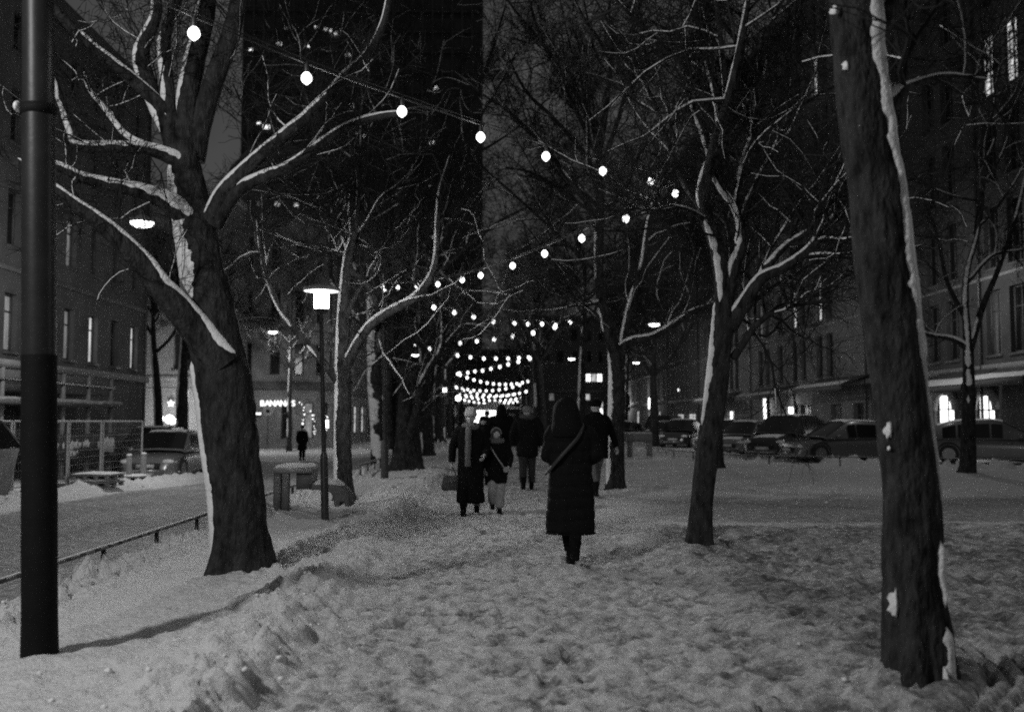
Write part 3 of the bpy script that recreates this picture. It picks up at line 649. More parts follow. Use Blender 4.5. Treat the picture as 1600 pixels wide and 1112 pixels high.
def snow_ribbon(mb, P, d, w0, th, seed, gate=None, a=0.0, b=1.0, hf=17.0):
    """P rows (x,y,z,r): a bank of snow of half width w0 radians on side d of the limb"""
    n = len(P); X = P[:, :3]; r = P[:, 3]; T = np.gradient(X, axis=0); T /= np.linalg.norm(T, axis=1)[:, None]
    d = np.asarray(d, float); D = d-T*(T@d)[:, None]; D /= np.linalg.norm(D, axis=1)[:, None]+1e-9; B = np.cross(T, D)
    s = np.concatenate([[0], np.cumsum(np.linalg.norm(np.diff(X, axis=0), axis=1))]); u = s/s[-1]
    q = np.stack([s*hf, 0*s, 0*s+seed], 1)
    sl = q*[.14, 1, 1]; wl = w0*np.clip(.1+.75*fbm(q, 4, seed)+.85*fbm(sl, 2, seed+1)-.12, .05, 2)*.95; wr = w0*np.clip(.1+.75*fbm(q+31, 4, seed+9)+.85*fbm(sl+9, 2, seed+2)-.12, .05, 2)*.95
    g = np.ones(n)
    if gate is not None: g = sstep(gate-.05, gate+.05, fbm(np.stack([s*1.7, 0*s, 0*s+seed*2.], 1), 3, seed+3))
    g = g*sstep(a-.001, a+.02, u)*sstep(b+.001, b-.02, u)
    tp_ = np.clip(np.minimum(u-a, b-u)/.07, .0, 1)**.6*.9+.1; wl = wl*tp_; wr = wr*tp_
    J = np.linspace(-1, 1, 9); V = []; th = th*.75
    thn = th*(.6+.8*fbm(q*.6+5, 3, seed+5))
    for j in J:
        ang = np.where(j < 0, j*wl, j*wr)*np.maximum(g, .02); pf = (1-j*j)*thn*np.sqrt(g)*g-.10*r*(abs(j)**4)-.12*r*(1-g)
        V.append(X+(r*1.035+pf)[:, None]*(D*np.cos(ang)[:, None]+B*np.sin(ang)[:, None]))
    V = np.stack(V, 1); i = np.arange(n-1)[:, None]*9; j = np.arange(8)[None]
    mb.add(V.reshape(-1, 3), np.stack([i+j, i+j+1, i+10+j, i+9+j], -1).reshape(-1, 4))
def flare(base, amt=.45, hh=.22, seed=0):
    amt *= .95
    def m(V, th):
        z = V[..., 2]-base; lob = .9*np.clip(np.cos(th*3+seed)+.5*np.cos(th*5+seed*1.7), -.4, 1.2)+.1
        return 1+amt*np.exp(-np.clip(z, 0, 9)/hh)*(.35+lob)
    return m
def bare_tree(label, group, trunk, limbs, seed, auto=8, dens=(8, 8, 6), step=.05, S=20, snow_side=None, trunk_snow=None, autolen=(2.6, 4.2), name='bare_tree', fine=True, spread=1.0, droop=0.0, cap1=.018, tl=1.0, t1z=None):
    """trunk: rows (px,py,Y,r) bottom to top; limbs: list of (rows, snow or None). World metres for r."""
    rng = np.random.RandomState(seed)
    w = lambda rows: np.array([list(at(a, b, Y))+[r] for a, b, Y, r in rows])
    T0 = w(trunk); base = T0[0, :3].copy(); base[2] = 0
    t = empty(name, base, 0, label, 'tree', group)
    def loc(P): P = P.copy(); P[:, :3] -= base; return P
    TP = loc(T0); TP[0, 2] = -.08 if T0[0, 1] < 20 else -.5; TP = cr(TP, step)
    mb = MB(); tube(mb, TP[:, :3], TP[:, 3], S, rn=.10, seed=seed, mod=flare(-.05, .5, .2, seed)); mb.build('trunk', BARK, t, True)
    sm = MB(); nsm = 0
    for (d, w0, th, gate, a, b) in (trunk_snow or []): snow_ribbon(sm, resamp(TP, max(30, int(len(TP)*2))), d, w0, th, seed+nsm*7, gate, a, b); nsm += 1
    L0 = []
    for rows, sn in limbs:
        P = cr(loc(w(rows)), step); m2 = MB(); tube(m2, P[:, :3], P[:, 3], max(8, min(26, S*2//3)), rn=.09, seed=seed+len(L0)); m2.build('limb', BARK, t, True)
        if sn: snow_ribbon(sm, resamp(P, max(20, len(P)*2)), sn[0], sn[1], sn[2], seed+20+len(L0), sn[3] if len(sn) > 3 else None, 0, 1); nsm += 1
        L0.append(resamp(P, 9))
    # auto limbs continuing the crown above
    top = resamp(TP, 40)
    for k in range(auto):
        i0 = rng.randint(24, 39) if k > 1 else 39; p = top[i0, :3].copy(); r = top[i0, 3]*(.62 if k > 1 else .8); az = rng.uniform(0, 2*np.pi)+k*2.4
        d = np.array([math.cos(az)*.75*spread, math.sin(az)*.75*spread, .75 if k > 1 else 1.4]); ln = rng.uniform(*autolen); rows = []
        d /= np.linalg.norm(d)
        for m in range(7):
            rows.append(list(p)+[max(.012, r*(1-m/7.5))]); d = d+rng.normal(size=3)*.18+np.array([0, 0, .10-droop]); d /= np.linalg.norm(d); p = p+d*ln/6
        P = cr(np.array(rows), .18); m2 = MB(); tube(m2, P[:, :3], P[:, 3], 9, rn=.07, seed=seed+k); m2.build('limb', BARK, t, True)
        snow_ribbon(sm, resamp(P, len(P)*3), (-.5, -.1, .8), .8, .012, seed+50+k, .5); nsm += 1
        L0.append(resamp(P, 9))
    ts = max(1.0, T0[0, 1]/11.0)**.4
    A = np.array(L0); P0, R0 = A[..., :3], A[..., 3]
    cm = MB()
    P1, R1 = spawn(P0, R0, dens[0], .8*tl, 2.3*tl, 8, rng, .5, .22, .2, wig=.2, rmin=.005*ts, rcap=max(cap1, .0055*ts))
    P2, R2 = spawn(P1, R1, dens[1], .4*tl, 1.15*tl, 6, rng, .6, .12, .15, rmin=.0036*ts)
    tubes_batch(cm, P1, R1, 5); tubes_batch(cm, P2, R2, 3)
    if fine:
        P3, R3 = spawn(P2, R2, dens[2], .22*tl, .6*tl, 5, rng, .7, .05, .1, wig=.25, rmin=.0027*ts); tubes_batch(cm, P3, R3, 3)
    cm.build('crown', TWIG, t)
    k1 = rng.uniform(size=len(P1)) < .45; snow_batch(sm, P1, R1, k1)
    k2 = rng.uniform(size=len(P2)) < .08; snow_batch(sm, P2, R2, k2)
    sm.build('snow', SNOW, t, True)
    return t
NEAR = 'bare trees lining the path'
UPL = (-.75, -.35, .55)
# T1 big left
T1 = bare_tree('thick leaning old tree at left with snow along its boughs, beside the low rail', NEAR,
    [(378, 893, 9.7, .27), (372, 800, 9.7, .255), (360, 700, 9.7, .26), (350, 600, 9.7, .27), (335, 520, 9.7, .25), (318, 430, 9.75, .21), (305, 350, 9.8, .20), (292, 280, 9.8, .17), (288, 210, 9.85, .12), (300, 120, 9.9, .10), (322, 20, 10, .09), (340, -120, 10.1, .07)],
    [([(350, 570, 9.6, .19), (310, 520, 9.5, .15), (262, 462, 9.3, .12), (225, 415, 9.2, .10), (170, 360, 9.0, .075), (100, 308, 8.8, .05), (20, 250, 8.6, .04)], ((-.15, -.4, .85), .55, .018)),
     ([(332, 345, 9.7, .10), (352, 300, 9.6, .085), (400, 250, 9.5, .065), (450, 208, 9.4, .06), (500, 165, 9.3, .052), (540, 120, 9.2, .048), (575, 85, 9.2, .04), (600, 35, 9.1, .03), (612, -30, 9, .02)], ((-.5, -.3, .8), .85, .012)),
     ([(335, 350, 9.7, .09), (365, 305, 9.6, .07), (400, 282, 9.5, .058), (450, 262, 9.4, .052), (490, 235, 9.3, .047), (535, 203, 9.2, .04), (580, 185, 9.1, .034), (632, 177, 9.0, .024)], ((-.3, -.4, .85), .9, .014)),
     ([(298, 262, 9.8, .11), (262, 243, 9.7, .075), (225, 232, 9.6, .06), (180, 230, 9.5, .055), (125, 228, 9.4, .055), (112, 205, 9.35, .05), (98, 165, 9.3, .04), (86, 130, 9.2, .03), (60, 60, 9.1, .02)], ((-.2, -.7, .75), 1.15, .012)),
     ([(235, 233, 9.6, .045), (195, 210, 9.6, .035), (160, 165, 9.6, .03), (140, 140, 9.6, .025), (132, 110, 9.6, .015)], ((-.3, -.7, .7), 1.2, .01)),
     ([(300, 345, 9.75, .13), (262, 315, 9.6, .10), (225, 300, 9.5, .075), (180, 290, 9.4, .06), (130, 278, 9.3, .05), (95, 262, 9.2, .045), (40, 240, 9.1, .03)], ((-.2, -.75, .7), 1.1, .015)),
     ([(300, 250, 9.9, .13), (315, 190, 9.9, .11), (340, 110, 9.9, .10), (362, 50, 9.9, .09), (380, -40, 10, .07)], None),
     ([(285, 260, 9.8, .12), (262, 200, 9.8, .09), (232, 130, 9.8, .08), (222, 80, 9.8, .075), (245, 20, 9.8, .05), (240, -60, 9.8, .04)], ((-.9, -.4, .2), 1.0, .015, .42)),
     ([(268, 215, 9.8, .07), (262, 130, 9.8, .065), (258, 60, 9.8, .06), (285, -20, 9.8, .04)], ((-.6, -.6, .3), 1.0, .015, .45))],
    11, auto=5, dens=(8, 8, 7), step=.03, S=80, cap1=.008, tl=.62, autolen=(3, 4.5),
    trunk_snow=[((-.95, -.42, 0), .5, .02, None, .01, .33), ((-.88, -.6, .1), 1.0, .02, None, .37, .62), ((-.9, -.5, .1), .6, .02, .42, .64, .95)])
# T2
T2 = bare_tree('slim tree just right of the post lamp with a long snowy bough reaching right', NEAR,
    [(538, 783, 18, .17), (536, 700, 18, .15), (537, 600, 18, .145), (536, 540, 18, .12), (538, 470, 18, .10), (545, 400, 18, .085), (552, 370, 18, .07), (550, 320, 18.1, .06), (556, 290, 18.1, .05), (565, 230, 18.2, .035)],
    [([(540, 575, 18, .10), (560, 535, 17.8, .085), (582, 505, 17.6, .08), (612, 485, 17.4, .075), (648, 465, 17.2, .07), (672, 435, 17, .06), (682, 400, 16.9, .05), (684, 350, 16.8, .045), (688, 300, 16.7, .035), (705, 240, 16.6, .02)], ((-.4, -.4, .8), .8, .02)),
     ([(532, 600, 18, .09), (500, 560, 17.9, .07), (470, 525, 17.8, .065), (440, 485, 17.7, .055), (420, 440, 17.6, .045), (408, 390, 17.5, .035), (402, 340, 17.5, .02)], ((-.6, -.4, .6), .8, .015, .5)),
     ([(552, 378, 18, .055), (575, 345, 17.9, .04), (595, 310, 17.8, .035), (622, 290, 17.7, .028), (650, 262, 17.6, .02)], ((-.3, -.4, .8), .8, .012)),
     ([(545, 420, 18, .06), (570, 440, 17.9, .055), (590, 480, 18, .05), (592, 550, 18, .05)], None),
     ([(540, 398, 18, .045), (515, 390, 18, .02), (495, 382, 18, .012)], ((0, -.4, .8), .9, .01)),
     ([(548, 372, 18, .05), (520, 340, 18, .035), (480, 300, 18, .025), (440, 270, 18, .015)], ((-.1, -.4, .8), .7, .01, .5)),
     ([(538, 500, 18, .06), (560, 455, 18, .04), (590, 420, 18.2, .035), (640, 360, 18.3, .025), (700, 300, 18.4, .015)], ((-.3, -.4, .8), .7, .01, .5)),
     ([(684, 420, 17, .03), (720, 452, 17, .02), (760, 456, 16.8, .015), (800, 462, 16.6, .01)], ((0, -.4, .8), .8, .008, .4))],
    22, auto=8, dens=(11, 9, 6), trunk_snow=[((-.95, -.3, 0), .75, .02, None, .02, .85)], autolen=(2.5, 4.5), S=24)
# T4 right leaning
T4 = bare_tree('leaning tree right of the hooded woman, snow on its left side and in its fork', NEAR,
    [(1095, 860, 11.3, .145), (1096, 800, 11.3, .125), (1103, 720, 11.3, .125), (1115, 640, 11.3, .125), (1124, 560, 11.3, .125), (1130, 500, 11.3, .125), (1130, 450, 11.3, .10), (1122, 395, 11.3, .085), (1108, 350, 11.3, .08), (1098, 305, 11.3, .08), (1108, 262, 11.3, .075), (1130, 225, 11.3, .06), (1145, 150, 11.3, .05), (1160, 60, 11.3, .045), (1175, -60, 11.4, .03)],
    [([(1135, 470, 11.3, .085), (1145, 420, 11.3, .075), (1158, 380, 11.3, .06), (1150, 330, 11.4, .05), (1120, 285, 11.4, .045), (1100, 215, 11.5, .04), (1075, 150, 11.6, .03)], ((-.6, -.5, .4), .9, .012, .42)),
     ([(1140, 510, 11.3, .10), (1165, 470, 11.2, .08), (1190, 435, 11.1, .065), (1225, 418, 11, .055), (1262, 392, 10.9, .05), (1295, 352, 10.8, .042), (1330, 320, 10.7, .03)], ((-.2, -.4, .85), .75, .014)),
     ([(1195, 420, 11.1, .05), (1230, 382, 11.2, .038), (1275, 355, 11.3, .03), (1320, 325, 11.4, .02)], ((-.2, -.4, .85), .8, .01)),
     ([(1145, 560, 11.3, .05), (1185, 505, 11.3, .035), (1230, 480, 11.5, .025), (1300, 470, 11.7, .015)], None),
     ([(1105, 345, 11.3, .04), (1075, 328, 11.1, .025), (1045, 322, 11, .018), (1020, 330, 10.9, .012), (985, 340, 10.8, .008)], ((0, -.4, .85), .9, .01)),
     ([(1150, 330, 11.4, .04), (1160, 260, 11.5, .035), (1185, 180, 11.6, .03), (1200, 90, 11.7, .025)], ((-.7, -.4, .3), .9, .01, .4)),
     ([(1128, 232, 11.3, .05), (1118, 150, 11.3, .04), (1095, 60, 11.3, .035), (1080, -30, 11.3, .03)], ((-.7, -.4, .3), .8, .01, .45)),
     ([(1148, 320, 11.4, .035), (1200, 250, 11.6, .03), (1250, 170, 11.8, .022), (1330, 120, 12, .014)], None),
     ([(1098, 330, 11.3, .04), (1060, 270, 11.4, .03), (1030, 180, 11.6, .025), (990, 90, 11.9, .015)], None)],
    33, auto=10, dens=(14, 10, 7), step=.03, S=60, trunk_snow=[((-.95, -.2, 0), .8, .018, .47, .0, .22), ((-.95, -.3, 0), .65, .018, None, .2, .42), ((-.6, -.75, .1), .8, .02, .3, .40, .56), ((-.9, -.4, 0), .6, .012, .48, .56, .9)])
# T5
T5 = bare_tree('straight dark tree behind the man in the cap, long bough reaching right across the facade', NEAR,
    [(961, 767, 21, .20), (962, 690, 21, .175), (964, 620, 21, .175), (962, 560, 21, .16), (950, 510, 21, .13), (938, 460, 21, .10), (936, 380, 21, .10), (938, 300, 21.1, .09), (935, 250, 21.2, .08), (945, 180, 21.3, .07), (955, 100, 21.3, .05)],
    [([(962, 550, 21, .11), (985, 533, 20.9, .085), (1020, 525, 20.8, .075), (1050, 508, 20.7, .07), (1080, 488, 20.6, .06), (1112, 475, 20.5, .045), (1150, 450, 20.4, .03)], ((-.2, -.4, .85), .8, .02)),
     ([(970, 560, 21, .09), (978, 510, 21, .08), (990, 460, 21, .075), (1005, 410, 21, .07), (1015, 340, 21, .05), (1040, 260, 21, .035)], ((-.8, -.4, .2), .7, .015, .3)),
     ([(948, 505, 21, .08), (915, 480, 21, .055), (895, 460, 21, .04), (882, 430, 21, .03), (850, 390, 21, .02), (820, 350, 21, .012)], ((-.3, -.4, .85), .6, .012, .5)),
     ([(938, 470, 21, .06), (925, 475, 20.9, .035), (900, 478, 20.8, .02)], ((0, -.4, .85), .9, .015)),
     ([(936, 280, 21, .07), (905, 230, 21, .055), (860, 180, 21, .045), (820, 140, 21, .035), (780, 60, 21, .02)], None),
     ([(936, 270, 21, .06), (965, 190, 21, .05), (985, 120, 21, .04), (1010, 30, 21, .03)], None),
     ([(937, 430, 21, .05), (880, 375, 21, .04), (815, 315, 21, .03), (755, 262, 21, .02)], None),
     ([(936, 250, 21, .05), (885, 140, 21, .04), (835, 30, 21, .03), (820, -60, 21, .02)], None),
     ([(938, 215, 21, .045), (870, 100, 21, .035), (800, 10, 21, .03), (760, -60, 21, .02)], None),
     ([(936, 340, 21, .05), (880, 300, 21, .04), (830, 270, 21, .03), (790, 262, 21, .02)], None),
     ([(937, 330, 21, .05), (975, 300, 21, .04), (1000, 240, 21, .03), (1050, 200, 21, .02)], None)],
    44, auto=10, dens=(12, 9, 6), trunk_snow=[((-.95, -.3, 0), .8, .02, None, .02, .36), ((-.95, -.3, 0), .5, .02, .5, .36, .8)], autolen=(3, 5), S=24)
# T6 near right
T6 = bare_tree('massive near tree at right with a broad snow stripe along its right side', NEAR,
    [(1437, 1062, 5.6, .19), (1430, 960, 5.6, .17), (1425, 850, 5.6, .16), (1420, 750, 5.6, .15), (1409, 650, 5.6, .143), (1398, 560, 5.6, .145), (1388, 480, 5.6, .15), (1378, 400, 5.6, .153), (1368, 300, 5.6, .145), (1352, 200, 5.6, .14), (1340, 100, 5.6, .135), (1335, 0, 5.6, .135), (1325, -150, 5.65, .13), (1315, -350, 5.7, .11)],
    [([(1375, 180, 5.6, .07), (1400, 150, 5.6, .05), (1430, 130, 5.7, .02), (1480, 118, 5.8, .012), (1540, 125, 6, .008)], ((.1, -.4, .85), .8, .01)),
     ([(1330, -200, 5.7, .09), (1250, -260, 5.9, .07), (1150, -280, 6.2, .05), (1050, -240, 6.6, .03)], None),
     ([(1330, -220, 5.7, .09), (1420, -300, 6.0, .07), (1520, -330, 6.4, .05), (1620, -300, 6.8, .03)], None),
     ([(1375, 30, 5.6, .06), (1440, -50, 5.9, .045), (1500, -80, 6.3, .035), (1580, -60, 6.7, .02)], None)],
    55, auto=4, dens=(9, 8, 6), step=.025, S=110,
    trunk_snow=[((.82, -.57, 0), .78, .03, None, .52, .999), ((.93, -.42, 0), .60, .028, None, .33, .56), ((.95, -.38, 0), .34, .02, None, .19, .36), ((.70, -.71, 0), .42, .018, None, .085, .17), ((.62, -.78, 0), .75, .03, None, .0, .085), ((.35, -.93, 0), .3, .03, None, 0, .05), ((-.6, -.8, 0), .25, .03, None, .0, .035)])
# patches of snow stuck to the bark of the near tree
base = np.array(T6.location)
for (px, py, sx, sy) in ((1393, 672, 7, 13), (1325, 100, 7, 8), (1308, 12, 8, 8), (1345, 195, 10, 3), (1402, 945, 9, 22), (1468, 785, 3, 6), (1392, 700, 3, 4)):
    mb = MB(); p = at(px, py, 5.6-.137); k = 5.6/F; n = 9
    th = np.linspace(0, 2*np.pi, 18, endpoint=False); V = []
    for r_ in (1, .7, .35, 0.02):
        for a in th:
            rad = r_*(.2+1.5*fbm([math.cos(a)*3.1+px, math.sin(a)*3.1, 0.5], 4, 2)); V.append((p[0]+math.cos(a)*sx*k*rad-base[0], p[1]+.026-.014*(1-r_*r_)+.02*abs(math.cos(a)*rad)*sx/9-base[1], p[2]+math.sin(a)*sy*k*rad))
    mb.add(V, [(q*18+i, q*18+(i+1) % 18, (q+1)*18+(i+1) % 18, (q+1)*18+i) for q in range(3) for i in range(18)]); mb.build('snow_patch', SNOW, T6, True)
# T7 slender tree far right
T7 = bare_tree('slender tree at far right before a dark parked car, splitting into upright stems', 'bare trees beside the right rail',
    [(1513, 741, 28, .23), (1513, 680, 28, .20), (1514, 620, 28, .18), (1513, 560, 28, .15), (1512, 530, 28, .12), (1508, 470, 28, .10), (1512, 420, 28, .08), (1530, 350, 28, .07), (1540, 250, 28, .05)],
    [([(1513, 545, 28, .11), (1490, 530, 28, .08), (1450, 522, 28, .05), (1420, 510, 28, .03)], ((-.2, -.4, .85), .9, .03)),
     ([(1514, 550, 28, .12), (1535, 480, 28, .09), (1560, 420, 28, .07), (1590, 330, 28, .05), (1610, 240, 28, .03)], ((-.6, -.4, .5), .7, .03, .4)),
     ([(1512, 440, 28, .07), (1550, 400, 28, .05), (1600, 390, 28, .03)], ((-.2, -.4, .85), .9, .02)),
     ([(1510, 500, 28, .08), (1480, 440, 28, .06), (1465, 370, 28, .05), (1440, 300, 28, .03)], None)],
    66, auto=6, dens=(9, 7, 6), trunk_snow=[((-.5, -.85, 0), .8, .03, .25, .25, .8)], autolen=(3, 5), S=16)
T8 = bare_tree('thin dark tree standing beside the right rail behind the leaning tree', 'bare trees beside the right rail',
    [(1119, 730, 31, .24), (1120, 660, 31, .2), (1125, 560, 31, .17), (1135, 480, 31, .13), (1150, 400, 31, .1), (1160, 300, 31, .07)],
    [([(1127, 540, 31, .11), (1180, 470, 31, .08), (1240, 430, 31, .05), (1290, 400, 31, .03)], None), ([(1135, 480, 31, .09), (1110, 420, 31, .06), (1080, 350, 31, .04)], None)],
    77, auto=12, dens=(12, 9, 7), autolen=(3.5, 6), S=14)
# T3: bulky multi stemmed tree on the left, basal shoots
T3 = bare_tree('bulky dark tree with a wide ragged foot left of the woman in the knitted hat', NEAR,
    [(637, 733, 29, .50), (636, 700, 29, .42), (632, 640, 29, .34), (628, 580, 29, .30), (625, 520, 29, .26), (622, 440, 29, .20), (625, 340, 29, .14), (635, 240, 29, .1)],
    [([(655, 607, 29, .10), (672, 575, 28.6, .095), (690, 545, 28.2, .085), (693, 510, 28, .06), (690, 470, 27.8, .05)], ((-.6, -.4, .6), .9, .03)),
     ([(690, 545, 28.2, .06), (712, 520, 28, .05), (728, 507, 27.8, .04), (765, 512, 27.5, .02)], ((-.3, -.4, .85), .9, .02)),
     ([(640, 690, 28.8, .16), (652, 640, 28.5, .14), (658, 605, 28.6, .12)], None),
     ([(612, 700, 28.9, .17), (606, 640, 28.7, .15), (608, 560, 28.6, .12), (600, 480, 28.5, .08)], ((-.8, -.5, .1), .6, .03, .5)),
     ([(624, 400, 29, .12), (680, 300, 28.6, .09), (740, 200, 28.2, .06), (800, 100, 28, .03)], None),
     ([(628, 330, 29, .1), (700, 220, 28.6, .07), (755, 120, 28.2, .05), (790, 10, 28, .03)], None),
     ([(640, 470, 29, .1), (715, 400, 28.4, .07), (775, 350, 28, .05), (830, 320, 27.6, .03)], None),
     ([(628, 560, 29, .16), (600, 480, 29, .12), (575, 400, 29, .08), (560, 320, 29, .05)], None),
     ([(625, 520, 29, .14), (660, 440, 29, .1), (700, 360, 29, .06), (730, 280, 29, .03)], ((-.4, -.4, .8), .6, .02, .5))],
    88, auto=9, dens=(10, 8, 5), autolen=(4, 7), S=24)
# snow splashed trunk behind the pole
T9 = bare_tree('tree plastered with ragged snow just left of the slim black pole', NEAR,
    [(592, 727, 33.5, .26), (590, 660, 33.5, .24), (586, 600, 33.5, .24), (584, 540, 33.5, .22), (580, 470, 33.5, .18), (572, 380, 33.5, .12)],
    [([(584, 540, 33.5, .14), (555, 470, 33.5, .1), (530, 400, 33.5, .06)], None)], 99, auto=7, dens=(9, 7, 5), autolen=(3, 6), S=20,
    trunk_snow=[((-.3, -.95, 0), 1.05, .03, .40, .02, .8), ((-.8, -.6, 0), .7, .03, .36, 0, .6)])
# the rows beyond
def straight(label, group, px, py, Y, r, seed, lean=0, h=300, **k):
    s = F/Y; rows = [(px, py, Y, r*1.15), (px+lean*.2, py-1.6*s, Y, r), (px+lean*.5, py-3.4*s, Y, r*.85), (px+lean, py-5.2*s, Y, r*.6), (px+lean*1.2, py-7.5*s, Y, r*.35)]
    return bare_tree(label, group, rows, [], seed, auto=12, dens=(10, 8, 5), autolen=(3, 6), S=12, step=.2, trunk_snow=[((-.8, -.5, 0), .6, .03, .42, 0, .9)], **k)
gb = lambda Y: 658+1.45*F/Y
R1_ = straight('dark tree of the right row showing above the hood of the near woman', NEAR, 907, gb(38), 38, .17, 101, 6)
R2_ = straight('broad dark tree of the right row just left of the hooded woman', NEAR, 846, gb(52), 52, .3, 102, -8)
L2_ = straight('dark tree of the left row directly behind the bulky one', NEAR, 668, gb(42), 42, .27, 103, -8)
L3_ = straight('tree of the left row just left of the small second post lamp', NEAR, 682, gb(55), 55, .24, 104, 4)
B1_ = straight('dark forked tree at the corner of the left street, left of the thick near trunk', 'street trees by the left corner', 284, gb(50), 50, .3, 105, 4)
B2_ = straight('dark tree against the edge of the left building, left of the globe lamps', 'street trees by the left corner', 250, gb(47), 47, .2, 106, -10)
B3_ = straight('thin street tree crossing the letter sign of the corner bar', 'street trees by the left corner', 452, gb(60), 60, .13, 107, 2)
src = [R1_, L2_, R2_]
extra = [(3.0, 66, 'right', 'fifth'), (-3.4, 68, 'left', 'fifth'), (3.1, 82, 'right', 'sixth'), (-3.5, 84, 'left', 'sixth'), (3.3, 100, 'right', 'seventh'), (-3.6, 102, 'left', 'seventh'), (3.4, 120, 'right', 'last'), (-3.8, 122, 'left', 'last'), (9.5, 58, 'street', ''), (10.5, 78, 'street', '')]
for i, (x, y_, side, nth) in enumerate(extra):
    if side == 'x': continue
    o = copy_tree(src[i % 3]); o.location = (x, y_, 0); o.rotation_euler = (0, 0, i*1.3+.7); s_ = 1+.12*math.sin(i*2.1); o.scale = (s_,)*3
    if side in ('left', 'right'): o['label'] = '%s distant bare tree of the %s row, small among the far light strings' % (nth, side)
    elif side == 'y': o['label'] = 'bare tree beyond the right edge whose twigs reach in over the right facade'; o['group'] = 'bare trees beside the right rail'
    else: o['label'] = ('nearer' if i == 8 else 'further')+' distant tree by the parked cars at the end of the right rail'; o['group'] = 'bare trees beside the right rail'
def glow(e=10):
    if 'lamp_glass_lit' in MATS: return MATS['lamp_glass_lit']
    m = bpy.data.materials.new('lamp_glass_lit'); m.use_nodes = True; n = m.node_tree; n.nodes.clear()
    o = n.nodes.new('ShaderNodeOutputMaterial'); a = n.nodes.new('ShaderNodeAddShader'); t = n.nodes.new('ShaderNodeBsdfTransparent'); e_ = n.nodes.new('ShaderNodeEmission')
    t.inputs[0].default_value = (1, 1, 1, 1); e_.inputs[1].default_value = 5; m.cycles.emission_sampling = 'NONE'
    n.links.new(t.outputs[0], a.inputs[0]); n.links.new(e_.outputs[0], a.inputs[1]); n.links.new(a.outputs[0], o.inputs[0])
    MATS['lamp_glass_lit'] = m; return m
# ================================================================ street furniture and lamps
# near pole, leans a touch, painted lower part and joint ring
po = empty('steel_pole', (gnd(62, 1030)[0], gnd(62, 1030)[1], 0), 0, 'thick glossy dark steel pole at the left edge with a joint ring high up', 'pole')
b0 = gnd(62, 1030); tp = at(60, 0, b0[1]+.02); PR = mat('pole_paint', .017, .42, .3, 5, .002, 12, spec=.25)
PRL = mat('pole_paint_lower', .006, .7, .3, 5, .002, 12, spec=.12)
dirv = (tp-b0)/(tp[2])
mb = MB(); pts = [np.array([0, 0, z])+np.array([dirv[0], dirv[1], 0])*z for z in np.linspace(-.1, 1.86, 12)]; tube(mb, pts, [.112, .108]+[.104]*10, 40); mb.build('lower_sleeve', PRL, po, True)
z1 = at(60, 172, b0[1])[2]
mb = MB(); pts = [np.array([0, 0, z])+np.array([dirv[0], dirv[1], 0])*z for z in np.linspace(1.84, z1, 12)]; tube(mb, pts, .1, 40); mb.build('shaft', PR, po, True)
mb = MB(); pts = [np.array([0, 0, z])+np.array([dirv[0], dirv[1], 0])*z for z in np.linspace(z1, 5.4, 12)]; tube(mb, pts, .095, 40); mb.build('upper_shaft', PR, po, True)
mb = MB(); pts = [np.array([0, 0, z])+np.array([dirv[0], dirv[1], 0])*z for z in (z1-.035, z1-.03, z1+.03, z1+.035)]; tube(mb, pts, [.1, .108, .108, .096], 40); mb.build('joint_ring', PRL, po, True)
mb = MB(); sphere(mb, (dirv[0]*z1-.108, -.03, z1+.01), (.022, .05, .035), 8); mb.build('snow', SNOW, po, True)

# bollard sliver at bottom left
p = (-2.02, 3.72, 0)
t = empty('bollard', p, 0, 'dark slanting bollard just entering the bottom left corner', 'bollard'); mb = MB(); tube(mb, [(-.03, 0, -.05), (-.055, 0, .22), (-.06, 0, .23)], [.04, .04, .02], 16); mb.build('post', PRL, t, True)

# post lamp
def post_lamp(x, y, H, label, power, group='disc topped post lamps', r=1.0):
    t = empty('street_lamp', (x, y, 0), 0, label, 'street lamp', group)
    lx = -.10*H/3.3
    P = lambda z: (lx*z/H, 0, z)
    mb = MB(); tube(mb, [P(-.05), P(.02), P(.9), P(.97), P(1.0)], [.062, .058, .056, .045, .036], 18); tube(mb, [P(1.0), P(H-.33)], .034, 14, cap=False); mb.build('post', DARKMETAL, t, True)
    c = P(H-.33); mb = MB(); lathe(mb, [(.0, -.06), (.07, -.05), (.115, 0.0), (.118, .02), (.0, .021)], 24, c); mb.build('collar', DARKMETAL, t, True)
    mb = MB(); lathe(mb, [(.0, .022), (.104, .022), (.11, .05), (.11, .26), (.10, .275), (0, .277)], 28, c); mb.build('glass_cylinder', glow(), t, True)
    if power: point_light('lamp_light', (c[0], 0, c[2]+.14), power, t, .08)
    mb = MB(); lathe(mb, [(0, .275), (.25, .285), (.272, .29), (.275, .31), (.26, .335), (.14, .375), (.03, .40), (0, .41)], 36, c); mb.build('cap', mat('lamp_cap', .3, .6), t, True)
    mb = MB()
    for k in range(3):
        a = k*2.1+.4; tube(mb, [(c[0]+math.cos(a)*.118, math.sin(a)*.118, c[2]+.02), (c[0]+math.cos(a)*.118, math.sin(a)*.118, c[2]+.28)], .005, 6)
    mb.build('strut', DARKMETAL, t)
    return t
q = gnd(508, 813); post_lamp(q[0], q[1], 3.42, 'tall black post lamp with flat disc cap and glowing cylinder, nearest of its kind', 300)
q = at(697, 690, 62); post_lamp(q[0], 62, 3.55, 'second disc capped post lamp, small, above the head of the woman in the knitted hat', 120)

